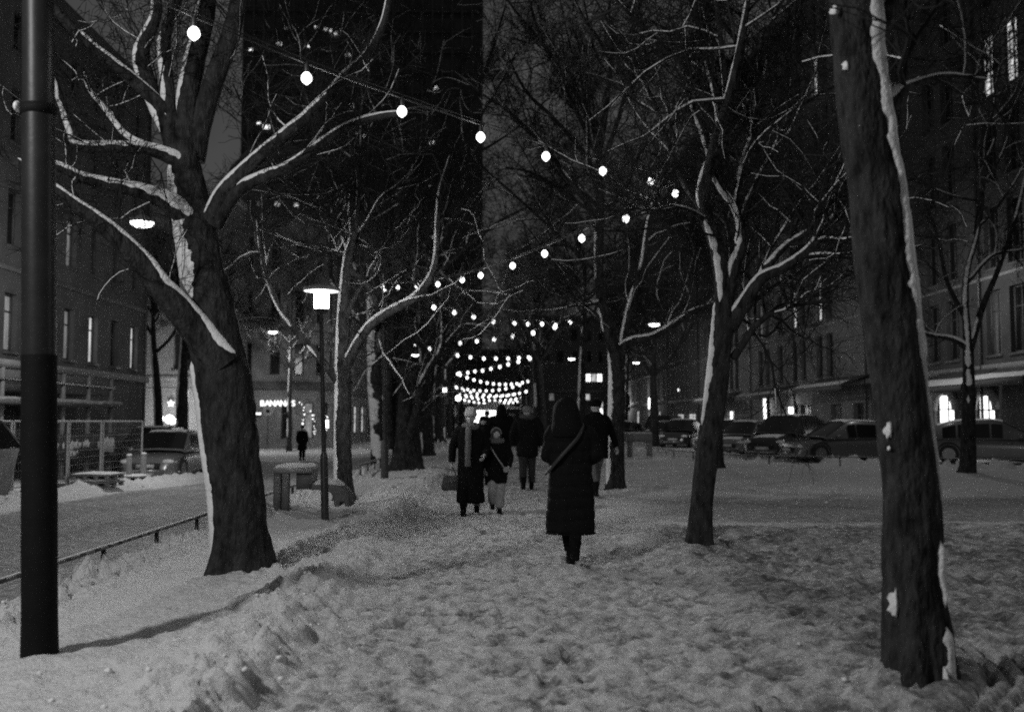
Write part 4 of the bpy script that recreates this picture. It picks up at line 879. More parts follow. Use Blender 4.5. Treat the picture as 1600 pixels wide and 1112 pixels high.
# globe lamps
def globe(px, py, Y, r, label, power, stem=True, wall=0):
    p = at(px, py, Y); t = empty('globe_lamp', (p[0], p[1], 0), 0, label, 'lamp', 'white globe lamps')
    mb = MB(); sphere(mb, (0, 0, p[2]), r, 12); mb.build('globe', glow(), t, True); mb = MB()
    if power: point_light('lamp_light', (0, 0, p[2]), power, t, r*.6)
    tube(mb, [(0, 0, 0), (0, 0, p[2]-r*.95)], .035, 8); lathe(mb, [(.0, -r*1.05), (r*.5, -r*1.0), (r*.45, -r*.8)], 12, (0, 0, p[2])); mb.build('post', DARKMETAL, t, True)
globe(265, 655, 57.2, .25, 'largest white globe lamp, blazing in front of the pale left building', 260)
for px, py, r, lab in ((253, 654, .14, 'small globe light left of the blazing globe'), (270, 659, .15, 'left one of three small round lights below the star light'), (277, 658, .15, 'middle one of three small round lights below the star light'), (284, 658, .15, 'right one of three small round lights below the star light')):
    globe(px-(0 if px < 260 else 3), py, 57.8, r, lab, 0)
globe(716, 622, 70, .2, 'white globe lamp on a post left of the far light strings', 60)
# star light
p = at(267, 630, 59.4); t = empty('star_light', p, 0, 'small white star shaped light hung on the pale building above the globe lamps', 'light'); mb = MB(); V = [(0, -.12, 0), (0, .12, 0)]+[(math.sin(k*np.pi/5)*(.24 if k % 2 == 0 else .12), 0, math.cos(k*np.pi/5)*(.24 if k % 2 == 0 else .12)) for k in range(10)]
mb.add(V, [(0, 2+(k+1) % 10, 2+k) for k in range(10)]+[(1, 2+k, 2+(k+1) % 10) for k in range(10)]); mb.build('star', LITHOT, t)

# hanging street lamps on span wires
def hanging(x, y, z, label, power, wire=(-14.5, -2.9), r=.3, soft=.09):
    t = empty('hanging_street_lamp', (x, y, z), 0, label, 'street lamp', 'hanging street lamps on wires')
    mb = MB(); lathe(mb, [(0, .30), (.05, .29), (.09, .16), (r*1.0, .06), (r*1.05, .0), (r*.95, -.015)], 28); mb.build('shade', mat('lamp_cap', .3, .6), t, True)
    mb = MB(); lathe(mb, [(r*.93, -.0), (r*.85, -.07), (r*.5, -.12), (0, -.135)], 24); mb.build('glass', glow(), t, True)
    if power: point_light('lamp_light', (0, 0, -.10-soft+.09), power, t, soft)
    mb = MB(); P = [(wire[0]-x, 0, 1.7), ((wire[0]-x)*.5, 0, .75), (0, 0, .42), ((wire[1]-x)*.5, 0, .75), (wire[1]-x, 0, 1.7)]; tube(mb, cr([list(q)+[0] for q in P], .4)[:, :3], .008, 5); tube(mb, [(0, 0, .28), (0, 0, .43)], .015, 6); mb.build('span_wire', DARKMETAL, t)
def hpx(px, py, z): 
    d = ray(px, py); return EYE+d*((z-EYE[2])/d[2])
q = hpx(222, 347, 6.3); hanging(q[0], q[1], 6.3, 'nearest hanging street lamp, glowing beside the thick left tree', 700)
q = hpx(427, 518, 6.6); hanging(q[0], q[1], 6.6, 'hanging street lamp seen left of the disc capped post lamp', 500)
q = hpx(649, 554, 6.4); hanging(q[0], q[1], 6.4, 'tiny hanging lamp below the left end of the third light string', 200)
q = hpx(1022, 506, 6.4); hanging(q[0], q[1], 6.4, 'hanging lamp over the right street under the long snowy bough', 400, (3, RX))
q = hpx(994, 566, 6.4); hanging(q[0], q[1], 6.4, 'smaller hanging lamp in front of the far right facades', 400, (3, RX))
q = hpx(893, 560, 6.4); hanging(q[0], q[1], 6.4, 'tiny hanging lamp among the far right trees', 150, (3, RX))
# the left row continues behind the viewer
hanging(-5.5, 1.7, 6.1, 'hanging street lamp behind the viewer over the left road', 1400, soft=.24)
hanging(11.5, 9.0, 6.4, 'added unseen lamp outside the right edge, brightening the right side', 380, (3, RX))  # unseen lamp added to brighten the right side and the parked cars

# small spot lamp on the right facade by the big trunk
hanging(15.35, 36, 7.05, 'small bright hanging lamp peeping out just right of the massive near trunk', 280, (3, RX), .2)
for px, py, w_, h_, lab, pw in ((1015, 630, 1.5, 1.3, 'large glowing square shop sign box on the far right facade', 260), (980, 630, 1.6, 1.4, 'glowing shop sign box half hidden by the dark straight tree', 260), (1060, 609, .3, .2, 'tiny wall lamp on the right facade above the white van', 0), (1195, 638, .5, 1.4, 'lit upright shop window box under the middle awning', 40), (1236, 642, .9, .5, 'bright angled shop lamp above the roof of the large dark car', 40)):
    q = atX(px, py, RX-.25); t = empty('wall_light', q, 0, lab, 'light'); mb = MB(); mb.box((-.02, -w_/2, -h_/2), (.02, w_/2, h_/2)); mb.build('diffuser', mat('box_glow', .9, .5, emit=4), t)
    if pw: point_light('lamp_light', (-.45, 0, 0), pw, t, .12)
    mb = MB(); mb.box((.023, -w_/2-.04, -h_/2-.04), (.23, w_/2+.04, h_/2+.04)); mb.build('housing', DARKMETAL, t)

# ---------------------------------------------------------------- festoon strings
def string(bulbs, A, B, za, zb, label, r0=.041):
    """bulbs: photo pixels; A,B plan points of the span; each bulb lies where its line of sight meets the span's vertical plane"""
    A = np.array(A, float); B = np.array(B, float); d = (B-A); nrm = np.array([d[1], -d[0]]); pts = []
    for px, py in bulbs:
        v = ray(px, py); tt = nrm@(A-EYE[:2])/(nrm@v[:2]); p = EYE+v*tt; pts.append(p)
    return make_string(np.array(pts), (A[0], A[1], za), (B[0], B[1], zb), label, r0)
def make_string(pts, A, B, label, r0):
    t = empty('string_lights', A, 0, label, 'string lights', 'bulb strings zigzagging over the path'); A = np.array(A, float); B = np.array(B, float); up = np.array([0, 0, .11])
    node = np.vstack([[A], pts+up, [B]])-A; P = cr(np.hstack([node, np.zeros((len(node), 1))]), .25)[:, :3]
    mb = MB(); tube(mb, P, .0075, 5); tube(mb, P+np.array([0, 0, .028]), .005, 4)
    for p in pts-A: tube(mb, [p+(0, 0, .12), p+(0, 0, .1), p+(0, 0, .04)], [.012, .019, .019], 8)
    mb.build('cable', DARKMETAL, t); me = None
    for k, p in enumerate(pts-A):
        if me is None:
            m2 = MB(); r = r0; lathe(m2, [(.0, -r*1.35), (r*.25, -r*1.2), (r*.65, -r*.85), (r*.95, -r*.45), (r, 0), (r*.85, r*.5), (r*.5, r*.9), (r*.3, r*1.1)], 14); o = m2.build('bulb', BULB if A[1] < 40 else BULBF, t, True); me = o.data
        else: o = bpy.data.objects.new('bulb', me); C.objects.link(o); o.parent = t
        o.location = tuple(p)
        if A[1] < 30 and k % 3 == 0: point_light('bulb_light', tuple(p), 13, t, r0*1.12)
N0 = at(155, -20, 6.2)
string([(303, 52), (479, 122), (628, 174), (751, 214), (853, 244), (942, 267), (1017, 283), (1055, 302)], (-2.35, 6.15), (2.25, 11.5), 4.2, 4.3, 'nearest bulb string, large bulbs descending from the top left to the leaning tree')
string([(978, 341), (909, 372), (851, 396), (801, 415), (751, 430), (722, 437), (684, 444), (652, 447), (622, 449), (597, 447)], (2.2, 11.4), (-2.72, 25), 4.25, 5.0, 'second bulb string running from the leaning tree back to the slim black pole', .05)
string([(601, 455), (678, 480), (710, 488), (740, 495), (771, 502), (804, 505), (825, 506), (847, 506), (868, 508), (891, 503)], (-2.72, 25), (2.8, 35), 4.95, 5.2, 'third bulb string, from the slim black pole down to the right tree row', .06)
string([(867, 511), (833, 520), (801, 525), (772, 530), (745, 533), (719, 536), (690, 537), (667, 538), (650, 538)], (2.8, 35), (-3.7, 48), 5.1, 5.4, 'fourth bulb string, rising gently to the right, ends above the tiny hanging lamp', .075)
string([(671, 545), (715, 555), (735, 558), (756, 560), (775, 560), (794, 560), (811, 559), (826, 558)], (-3.7, 48), (2.8, 60), 5.2, 5.6, 'fifth bulb string, nearly level, beyond the tiny hanging lamp', .085)
string([(828, 560), (810, 565), (794, 569), (781, 573), (767, 576), (754, 579), (742, 580), (731, 582), (718, 583), (715, 584)], (2.8, 60), (-2.6, 74), 5.4, 5.3, 'sixth bulb string, slanting down to the left', .095)
nodes = [(-2.6, 74), (3.4, 87), (-3.8, 99), (4.2, 111), (-4.2, 123), (4.4, 136), (-4.4, 149), (4.6, 162)]
nm = ['seventh', 'eighth', 'ninth', 'tenth', 'eleventh', 'twelfth', 'thirteenth', 'fourteenth', 'fifteenth']
for i in range(7):
    a, b_ = np.array(nodes[i]), np.array(nodes[i+1]); n = 12; s = (np.arange(n)+.5)/n
    za, zb = 5.0-.05*i, 5.0-.05*i; z = za+(zb-za)*s-4*(.55+.1*(i % 3))*s*(1-s)
    pts = np.stack([a[0]+(b_[0]-a[0])*s, a[1]+(b_[1]-a[1])*s, z], 1)
    make_string(pts, (a[0], a[1], za+.25), (b_[0], b_[1], zb+.25), '%s bulb string counted from the near end, %s' % (nm[i], 'sagging in the far cluster' if i < 5 else 'lost in the dense far cluster of bulbs'), .10+.006*i)
# slim black pole
q = gnd(601, 748); t = empty('slim_pole', (q[0], q[1], 0), 0, 'slim black pole holding the left end of the second bulb string', 'pole')
mb = MB(); tube(mb, [(0, 0, -.05), (0, 0, .95), (0, 0, .97)], [.10, .095, .08], 16); mb.build('sleeve', mat('pole_sleeve', .05, .6), t, True)
mb = MB(); tube(mb, [(0, 0, .95), (-.06, 0, 5.2)], [.055, .045], 14); mb.build('shaft', DARKMETAL, t, True)

# ---------------------------------------------------------------- low rails
def rail(pts, label, h=.2, r=.018, post=1.55, snow=False):
    P = np.array([[a, b_, 0] for a, b_ in pts], float); t = empty('low_rail', P[0], 0, label, 'rail', 'low steel rails along the kerbs'); Q_ = cr(np.hstack([P, np.zeros((len(P), 1))]), .3)[:, :3]-P[0]
    mb = MB(); X = Q_+(0, 0, h)
    for i in range(len(X)-1):
        d = X[i+1]-X[i]; d = d/np.linalg.norm(d); nn = np.array([-d[1], d[0], 0])*.022; v = [X[i]-nn, X[i]+nn, X[i+1]+nn, X[i+1]-nn]
        mb.add([*v, *[k+(0, 0, .03) for k in v]], [(0, 1, 2, 3), (4, 7, 6, 5), (0, 4, 5, 1), (1, 5, 6, 2), (2, 6, 7, 3), (3, 7, 4, 0)])
    mb.build('rail_bar', DARKMETAL, t); s = np.concatenate([[0], np.cumsum(np.linalg.norm(np.diff(Q_, axis=0), axis=1))]); me = None
    n = min(60, int(s[-1]/post))
    for k in range(n+1):
        a = k*post+.1; x = np.interp(a, s, Q_[:, 0]); y = np.interp(a, s, Q_[:, 1])
        if me is None: m2 = MB(); m2.box((-.02, -.02, -.15), (.02, .02, h-.001)); o = m2.build('post', DARKMETAL, t); me = o.data
        else: o = bpy.data.objects.new('post', me); C.objects.link(o); o.parent = t
        o.location = (x, y, 0)
    m2 = MB(); tube(m2, Q_[::1]+(0, 0, h+.031), .011, 6, sx=1, sy=1, rn=.5); m2.build('snow', SNOW, t, True)
rail([(-3.80, 5.2), (-3.80, 10), (-3.80, 16), (-3.8, 21.5)], 'low black rail between the left road and the snow, passing behind the thick pole')
rail([(-3.4, 26), (-3.4, 32)], 'short low rail further back left of the slim black pole', .3)
rp = [gnd(1008, 709), gnd(1045, 714), gnd(1090, 719), gnd(1200, 726), (13.0, 31.4), (16.4, 29.6), (19.5, 28.6)]
rail([(p[0], p[1]) for p in rp], 'long low rail in front of the row of parked cars on the right', .28, post=2.3)

# concrete table and bench left of the lamp
def qx(px, Y): return at(px, 600, Y)[0]
Yb_ = 15.9
t = empty('concrete_table', (qx(458, Yb_), Yb_, 0), 0, 'snow topped concrete table on square legs left of the lamp post', 'table')
xx = lambda px, Y=Yb_: qx(px, Y)-t.location[0]
zz = lambda py, Y=Yb_: at(450, py, Y)[2]
mb = MB(); mb.box((xx(428), 0, zz(739)), (xx(487), .75, zz(731))); mb.build('table_top', CONC, t)
for px0, px1, yy in ((429, 440, .02), (443, 453, .0), (429, 439, .6)):
    mb = MB(); mb.box((xx(px0), yy, -.05), (xx(px1), yy+.13, zz(739)-.002)); mb.build('leg', mat('concrete_dark', .12, .85, .25, 5), t)
mb = MB(); mb.box((xx(463), .1, zz(765)), (xx(487), .65, zz(739)-.002)); mb.build('side_panel', mat('concrete_dark', .12, .85, .25, 5), t)
n = 14; gx_ = np.linspace(xx(428)+.02, xx(487)-.02, n); gy_ = np.linspace(.02, .73, n); V = []
for a in gx_:
    for b_ in gy_:
        e = min(a-gx_[0], gx_[-1]-a, b_-gy_[0], gy_[-1]-b_); V.append((a, b_, zz(731)-.002+.05*min(1, e/.06)**.5+.012*vn([a*9, b_*9, 1.])))
mb = MB(); mb.add(V, [(i*n+j, (i+1)*n+j, (i+1)*n+j+1, i*n+j+1) for i in range(n-1) for j in range(n-1)]); mb.build('snow', SNOW, t, True)
t = empty('concrete_bench', (qx(520, Yb_), Yb_, 0), 0, 'low concrete bench with a rounded end beside the snow topped table, behind the lamp post', 'bench')
xx = lambda px, Y=Yb_: qx(px, Y)-t.location[0]
pf = [(489, 765), (489, 757), (525, 757), (538, 762), (549, 775), (549, 791), (541, 791), (540, 783), (533, 783), (532, 791), (524, 791), (523, 778), (518, 769), (510, 766)]
V = [(xx(a), yv, zz(b_)) for yv in (0, .5) for a, b_ in pf]; m = len(pf)
mb = MB(); mb.add(V, [(i, (i+1) % m, m+(i+1) % m, m+i) for i in range(m)])
fan = [(0, 1, 2), (0, 2, 13), (2, 12, 13), (2, 3, 12), (3, 4, 12), (4, 11, 12), (4, 8, 11), (8, 9, 11), (9, 10, 11), (4, 7, 8), (4, 5, 7), (5, 6, 7)]
mb.add(V, fan+[(m+a, m+c, m+b_) for a, b_, c in fan]); mb.build('seat', mat('concrete_dark', .12, .85, .25, 5), t)
n = 16; V = []
for a in np.linspace(xx(490), xx(534), n):
    for b_ in np.linspace(.02, .48, 6):
        e = min(a-xx(490), xx(534)-a, b_-.02, .48-b_); V.append((a, b_, zz(757)-.004+.07*min(1, max(0, e)/.08)**.5+.02*vn([a*6, b_*6, 2.])-max(0, a-xx(524))*.3))
mb = MB(); mb.add(V, [(i*6+j, (i+1)*6+j, (i+1)*6+j+1, i*6+j+1) for i in range(n-1) for j in range(5)]); mb.build('snow', SNOW, t, True)

# ---------------------------------------------------------------- building site fence, graffiti board, pallets, bins, marker posts
FX = -9.0
def fpanel(px0, px1, label):
    a, b_ = atX(px0, 700, FX)[1], atX(px1, 700, FX)[1]; t = empty('mesh_fence_panel', (FX, a, 0), 0, label, 'fence', 'mesh fence panels of the building site'); L = b_-a; H = 1.45
    mb = MB(); tube(mb, [(0, .02, 0), (0, .02, H)], .028, 8); tube(mb, [(0, L-.02, 0), (0, L-.02, H)], .028, 8); tube(mb, [(0, .02, H), (0, L-.02, H)], .02, 8); tube(mb, [(0, .02, .2), (0, L-.02, .2)], .016, 8); mb.build('frame', mat('galvanised', .4, .45, metal=.3), t)
    mb = MB(); 
    for k in range(1, int(L/.12)): tube(mb, [(0, k*.12, .2), (0, k*.12, H)], .0022, 3, cap=False)
    for k in range(1, 8): tube(mb, [(0, 0, .2+k*.155), (0, L, .2+k*.155)], .0025, 3, cap=False)
    mb.build('mesh', mat('galvanised', .4, .45, metal=.3), t); mb = MB(); 
    for s in (0, L): mb.box((-.3, s-.1, -.02), (.3, s+.1, .13))
    mb.build('foot', CONC, t)
fpanel(20, 106, 'mesh fence panel partly behind the thick pole'); fpanel(107, 158, 'mesh fence panel in front of the white scrawled board'); fpanel(160, 222, 'mesh fence panel ending beside the parked cars')
fpanel(-80, 18, 'mesh fence panel left of the thick pole, by the skip')
# board with whitish scrawl
t = empty('site_banner', (-12.4, 28.3, .62), 0, 'dark site banner with illegible torn white lettering behind the mesh fence', 'banner')
mb = MB(); mb.box((-.04, -.6, -.35), (0, 5.6, .45)); mb.build('board', mat('banner_dark', .03, .8), t)
mb = MB(); rnd = random.Random(5)
for y0, y1, z0, z1, den in ((0, .55, .0, .25, .85), (.9, 1.9, .0, .25, .85), (1.1, 1.8, -.2, -.04, .8), (2.0, 2.9, .04, .24, .5), (3.1, 3.7, -.05, .2, .5), (3.8, 4.8, -.18, .3, .9)):
    mb = MB()
    yy = y0
    while yy < y1:
        w_ = rnd.uniform(.05, .14)
        if rnd.random() < den:
            j0, j1 = rnd.uniform(-.03, .04), rnd.uniform(-.05, .04); mb.box((.003, yy, z0+j0), (.012, min(yy+w_*.8, y1), z1+j1))
            mb.box((.004, yy-.03, z0+(z1-z0)*rnd.random()*.8), (.011, yy+w_*1.3, z0+(z1-z0)*.3+.1))
        yy += w_
    mb.build('torn_lettering', mat('white_paint', .75, .8, .3, 12), t)
# snow covered pallets
def pallet(px, py, L, label, rz=0, n=2):
    q = gnd(px, py); t = empty('snowy_pallets', (q[0], q[1], gz(q[0], q[1])-.03), rz, label, 'pallets'); t.scale = (.74, .74, .74); mb = MB()
    for k in range(n):
        for i in range(3):
            for i2 in range(4): mb.box((i2*.33, i*L/2-.05, k*.2), (i2*.33+.12, i*L/2+.05, k*.2+.1))
        mb.box((-.02, -.08, k*.2+.101), (1.13, L+.08, k*.2+.135))
    mb.build('boards', mat('grey_timber', .2, .8, .3, 4), t)
    m = 20; V = []
    for k in range(n):
        mm = MB() if k == 0 else mm
        V = [(a, b_, k*.2+.133+.05*min(1, min(a+.02, 1.13-a, b_+.08, L+.08-b_)/.08+.15)+.03*vn([a*5, b_*5, k+.5])) for a in np.linspace(-.02, 1.13, 6) for b_ in np.linspace(-.08, L+.08, m)]
        mm.add(V, [(i*m+j, (i+1)*m+j, (i+1)*m+j+1, i*m+j+1) for i in range(5) for j in range(m-1)])
    mm.build('snow', SNOW, t, True)
pallet(112, 766, .8, 'stacked snow covered pallets at the foot of the mesh fence', -.12); pallet(166, 752, .8, 'smaller snow covered pallet stack next to the marker posts', -.12)
# white marker posts
for px, py, h, lab in ((201, 752, .6, 'pale marker post in the snow bank by the pallets'), (224, 750, .62, 'pale marker post in the snow bank in front of the parked car')):
    q = gnd(px, py); t = empty('marker_post', (q[0], q[1], 0), 0, lab, 'post', 'pale marker posts'); mb = MB(); tube(mb, [(0, 0, -.1), (0, 0, h), (0, 0, h+.03)], [.065, .065, .03], 14); mb.build('post', mat('pale_board', .42, .7), t, True); mb = MB(); sphere(mb, (0, 0, h+.03), (.07, .07, .04), 8); mb.build('snow', SNOW, t, True)
# skip with snowy lid at the left edge
q = gnd(-12, 800); t = empty('waste_skip', (q[0]-.95, q[1], 0), 0, 'dark waste container with a snowy slanting lid and pale sides at the left edge', 'waste container')
mb = MB(); V = [(-1.6, 0, .05), (.45, 0, .05), (.45, 1.5, .05), (-1.6, 1.5, .05), (-1.6, -.1, .98), (.6, -.1, .98), (.6, 1.6, .98), (-1.6, 1.6, .98)]; mb.add(V, [(0, 3, 2, 1), (0, 1, 5, 4), (1, 2, 6, 5), (2, 3, 7, 6), (3, 0, 4, 7)]); mb.build('body', mat('skip_grey', .25, .7, .4, 3), t)
mb = MB(); mb.add([(-1.6, -.12, 1.0), (.62, -.12, 1.0), (.62, .9, 1.42), (-1.6, .9, 1.42), (.62, 1.62, 1.0), (-1.6, 1.62, 1.0)], [(0, 1, 2, 3), (3, 2, 4, 5)]); mb.add([(.62, -.12, 1.0), (.62, 1.62, 1.0), (.62, .9, 1.42)], [(0, 1, 2)]); mb.build('lid', PRL, t)
mb = MB(); V = [(x, y_, z+.04+.02*vn([x*5, y_*5, 0.])) for x in np.linspace(-1.6, .6, 12) for y_, z in ((.35, 1.2), (.6, 1.31), (.9, 1.43), (1.2, 1.27), (1.62, 1.01))]; mb.add(V, [(i*5+j, (i+1)*5+j, (i+1)*5+j+1, i*5+j+1) for i in range(11) for j in range(4)]); mb.build('snow', SNOW, t, True)
mb = MB()
for x_ in (-.9, .0): mb.box((x_, -.16, .1), (x_+.12, -.02, .98))
mb.build('rib', PRL, t)
# road sign
q = gnd(418, 694); Ys = 62; q = at(418, 690, Ys); t = empty('road_sign', (q[0], Ys, 0), 0, 'small round road sign on a thin post below the letter sign', 'sign'); mb = MB(); tube(mb, [(0, 0, 0), (0, 0, 2.5)], .035, 8); mb.build('post', DARKMETAL, t)
z_ = at(418, 642, Ys)[2]; mb = MB(); tube(mb, [(0, -.05, z_), (0, -.03, z_)], [.3, .3], 24); mb.build('disc', mat('sign_face', .25, .5), t); mb = MB(); tube(mb, [(0, -.06, z_), (0, -.052, z_)], [.12, .12], 20); mb.build('disc_symbol', PRL, t)
# low wall / bench on the right by the straight tree
q = gnd(985, 714); t = empty('concrete_barrier', (q[0], q[1], 0), 0, 'low dark concrete barrier with slots beside the straight tree', 'barrier'); mb = MB(); mb.box((-1.0, 0, .62), (.9, .3, .95)); 
for x_ in (-1.0, -.1, .7): mb.box((x_, .02, -.1), (x_+.2, .28, .619))
mb.build('block', CONC, t); mb = MB(); mb.box((-.98, .02, .952), (.88, .28, 1.0)); mb.build('snow', SNOW, t)

# ---------------------------------------------------------------- cars
def car(x, y, rz, paint, label, suv=0.0, scale=1.0, group='parked cars in the right row', snow=0.6, van=False):
    """local +x is the nose"""
    t = empty('parked_car', (x, y, gz(x, y)-.01 if x < 0 else 0), rz, label, 'car', group)
    L = 4.5*scale; Wd = .89*scale; hb = .80+.12*suv; hr = 1.44+.24*suv+(.3 if van else 0); hn = .72+.14*suv
    st = np.linspace(-.5, .5, 33)*L; N = 21
    bt = np.interp(st/L, [-.5, -.485, -.44, -.33, .0, .16, .30, .42, .47, .495, .5], [hb*.55, hb*.9, hb*1.07, hb*1.12, hb*1.09, hb*1.06, hn*1.10, hn*1.02, hn*.92, hn*.6, hn*.5])
    bw = np.interp(st/L, [-.5, -.47, -.4, -.2, .2, .38, .46, .5], [.78, .9, .97, 1, 1, .96, .88, .70])*Wd
    def arch(s): return max([max(0, .36**2-(s-c)**2)**.5 if abs(s-c) < .36 else 0 for c in (-.30*L, .31*L)])
    V = []; 
    for s, zt, hw in zip(st, bt, bw):
        zb = .24; ph = np.linspace(0, np.pi, N)
        cs, sn = np.cos(ph), np.sin(ph); yy = hw*np.sign(cs)*np.abs(cs)**.28; zz_ = zb+(zt-zb)*np.abs(sn)**.42
        V.append(np.stack([np.full(N, s), yy, zz_], 1))
    V = np.concatenate(V); mb = MB(); f = [(i*N+j, i*N+j+1, (i+1)*N+j+1, (i+1)*N+j) for i in range(len(st)-1) for j in range(N-1)]; mb.add(V, f)
    mb.add(V[:N], [(k, k+1, N-1-k-1, N-1-k) for k in range(N//2-1)]); mb.add(V[-N:], [(k, N-1-k, N-2-k, k+1) for k in range(N//2-1)])
    mb.box((-.47*L, -Wd*.85, .18), (.47*L, Wd*.85, .3))
    mb.build('body', paint, t, True)
    # greenhouse
    if van: sx = np.array([-.49, -.47, -.3, .05, .22, .36])*L; hz = np.array([.98, .995, 1, 1, .98, .62])
    elif suv > .5: sx = np.array([-.47, -.42, -.30, .0, .08, .27])*L; hz = np.array([.60, .90, .985, 1, .97, .62])
    else: sx = np.array([-.46, -.38, -.24, -.02, .06, .27])*L; hz = np.array([.60, .86, .97, 1, .97, .62])
    mb = MB(); V = []
    for s, k in zip(sx, hz):
        zt = hb*1.05+(hr-hb*1.05)*max(.02, (k-.6)/.4); q = (zt-hb)/(hr-hb+1e-6); wi = Wd*(.93-.20*q)
        V += [(s, Wd*.93, hb*1.02), (s, wi, zt-.03), (s, wi-.09, zt), (s, 0, zt+.025), (s, -wi+.09, zt), (s, -wi, zt-.03), (s, -Wd*.93, hb*1.02)]
    mb.add(V, [(i*7+j, i*7+j+1, i*7+8+j, i*7+7+j) for i in range(5) for j in range(6)]); mb.build('cabin', paint, t, True)
    G = np.array(V).reshape(6, 7, 3)
    def pane(name, i0, i1, js, s0, s1, t0=0., t1=1., off=.014):
        rows = []; ctr = np.array([(G[i0, 3]+G[i1, 3])[0]/2, 0, .9])
        for s in np.linspace(s0, s1, 4):
            A_ = G[i0]*(1-s)+G[i1]*s; line = np.array([A_[j] for j in js]); q = np.linspace(t0, t1, 9)*(len(js)-1); k = np.minimum(q.astype(int), len(js)-2); rows.append(line[k]*(1-(q-k))[:, None]+line[k+1]*(q-k)[:, None])
        X = np.array(rows); nn = X-ctr; nn /= np.linalg.norm(nn, axis=2, keepdims=True); X = X+nn*off
        mb = MB(); mb.add(X.reshape(-1, 3), [(a*9+b_, a*9+b_+1, a*9+10+b_, a*9+9+b_) for a in range(3) for b_ in range(8)]); mb.build(name, GLASSD, t, True)
    pane('windshield', 5, 4, (1, 2, 3, 4, 5), .10, .96, .03, .97); pane('rear_window', 0, 1, (1, 2, 3, 4, 5), .15, .95, .06, .94)
    for js in ((0, 1), (6, 5)):
        pane('side_window', 1, 2, js, .3, .93, .08, .86); pane('side_window', 2, 3, js, .03, .96, .08, .86); pane('side_window', 3, 4, js, .05, .95, .08, .86)
    for c in (-.30*L, .31*L):
        for s in (-1, 1):
            r = .33+.03*suv; w_ = t; mb = MB(); th = np.linspace(0, 2*np.pi, 25)[:-1]
            ww = MB(); P = [(c, s*(Wd-.20), r), (c, s*(Wd+.0), r)]; 
            tube(ww, [(c, s*(Wd-.22), r), (c, s*(Wd-.04), r), (c, s*(Wd+.005), r)], [r, r, r*.94], 24); wh = ww.build('wheel', RUBBER, t, True)
            m2 = MB(); tube(m2, [(c, s*(Wd-.0), r), (c, s*(Wd+.015), r)], [r*.66, r*.62], 20); 
            m2.build('rim', mat('rim', .25, .35, metal=.7), wh, True)
            m3 = MB(); 
            V = [(c+math.cos(a)*(r+.02+e), s*(Wd*(.99)+.008), r+math.sin(a)*(r+.02+e)) for a in np.linspace(-.1, np.pi+.1, 14) for e in (0, .06)]
            m3.add(V, [(i*2, i*2+1, i*2+3, i*2+2) for i in range(13)]); m3.build('wheel_arch', RUBBER, t)
    for s in (-1, 1):
        mb = MB(); sphere(mb, (.462*L, s*Wd*.70, hn*.80), (.10, .19, .075), 8); mb.build('headlight', mat('lamp_glass', .8, .08, spec=1.0, coat=1), t, True)
        mb = MB(); sphere(mb, (-.478*L, s*Wd*.72, hb*.85), (.06, .14, .10), 8); mb.build('tail_light', mat('tail_glass', .12, .15), t, True)
        mb = MB(); sphere(mb, (.17*L, s*(Wd+.07), hb*1.12), (.07, .11, .07), 7); mb.build('mirror', paint, t, True)
        mb = MB(); 
        for hx in (-.14*L, .08*L): mb.box((hx, s*Wd*1.0-.012, hb*.86), (hx+.18, s*Wd*1.0+.02, hb*.86+.03))
        mb.build('door_handle', mat('rim', .25, .35, metal=.7), t)
    mb = MB(); mb.box((.478*L, -.42, hn*.50), (.502*L, .42, hn*.74)); mb.build('grille', RUBBER, t)
    mb = MB(); mb.box((.488*L, -.55, .26), (.508*L, .55, .36)); mb.build('bumper_trim', mat('rim', .25, .35, metal=.7), t)
    mb = MB(); mb.box((.5031*L, -.26, .40), (.507*L, .26, .51)); mb.build('number_plate', mat('plate', .5, .5), t)
    if snow:
        mb = MB(); n = 12; V = []
        for a in np.linspace(sx[1]+.05, sx[4]+.02, n):
            zt = np.interp(a, sx, hb*1.05+(hr-hb*1.05)*np.maximum(.02, (hz-.6)/.4)); 
            for b_ in np.linspace(-1, 1, 9): V.append((a, b_*(Wd*.66), zt+.03+(1-b_**4)*.03*snow+.02*vn([a*4, b_*4, x])-.02*(abs(b_) > .95)))
        mb.add(V, [(i*9+j, (i+1)*9+j, (i+1)*9+j+1, i*9+j+1) for i in range(n-1) for j in range(8)])
        if snow > .9:
            V = [(a, b_*Wd*.72, np.interp(a, st, bt)*(1-.06*abs(b_)**3)+.012+.015*vn([a*5, b_*5, x+3])) for a in np.linspace(.29*L, .44*L, 8) for b_ in np.linspace(-1, 1, 9)]
            mb.add(V, [(i*9+j, (i+1)*9+j, (i+1)*9+j+1, i*9+j+1) for i in range(7) for j in range(8)])
        mb.build('snow', SNOW, t, True)
    return t
CB = mat('car_black', .03, .2, spec=.6, coat=.6); CG = mat('car_dark_grey', .12, .25, spec=.6, coat=.6); CS = mat('car_silver', .25, .3, metal=.4, coat=.5); CW = mat('car_white', .6, .3, coat=.5)
def cpos(px, py): q = gnd(px, py); return q[0], q[1]
G_ = 'parked cars in the right row'
a0 = math.radians(180+38)
car(17.2, 34.0, math.radians(-22), CG, 'dark estate car with snowy roof behind the slender tree at the right edge', .2, 1.05, snow=1.0)
car(12.6, 35.6, math.radians(180+12), CG, 'dark grey car seen from its side, partly behind the massive near trunk', .1, .98)
car(11.5, 38.6, math.radians(180+50), CB, 'large black four wheel drive, tallest of the dark cars right of the leaning tree', 1.0, 1.02, snow=.95)
car(10.9, 42.6, math.radians(180+52), CS, 'grey hatchback squeezed between the large black car and the silver fronted estate', 0, .9, snow=.95)
car(11.2, 47.5, math.radians(180+54), CS, 'silver fronted estate immediately right of the leaning tree', .3, 1.0, snow=.5)
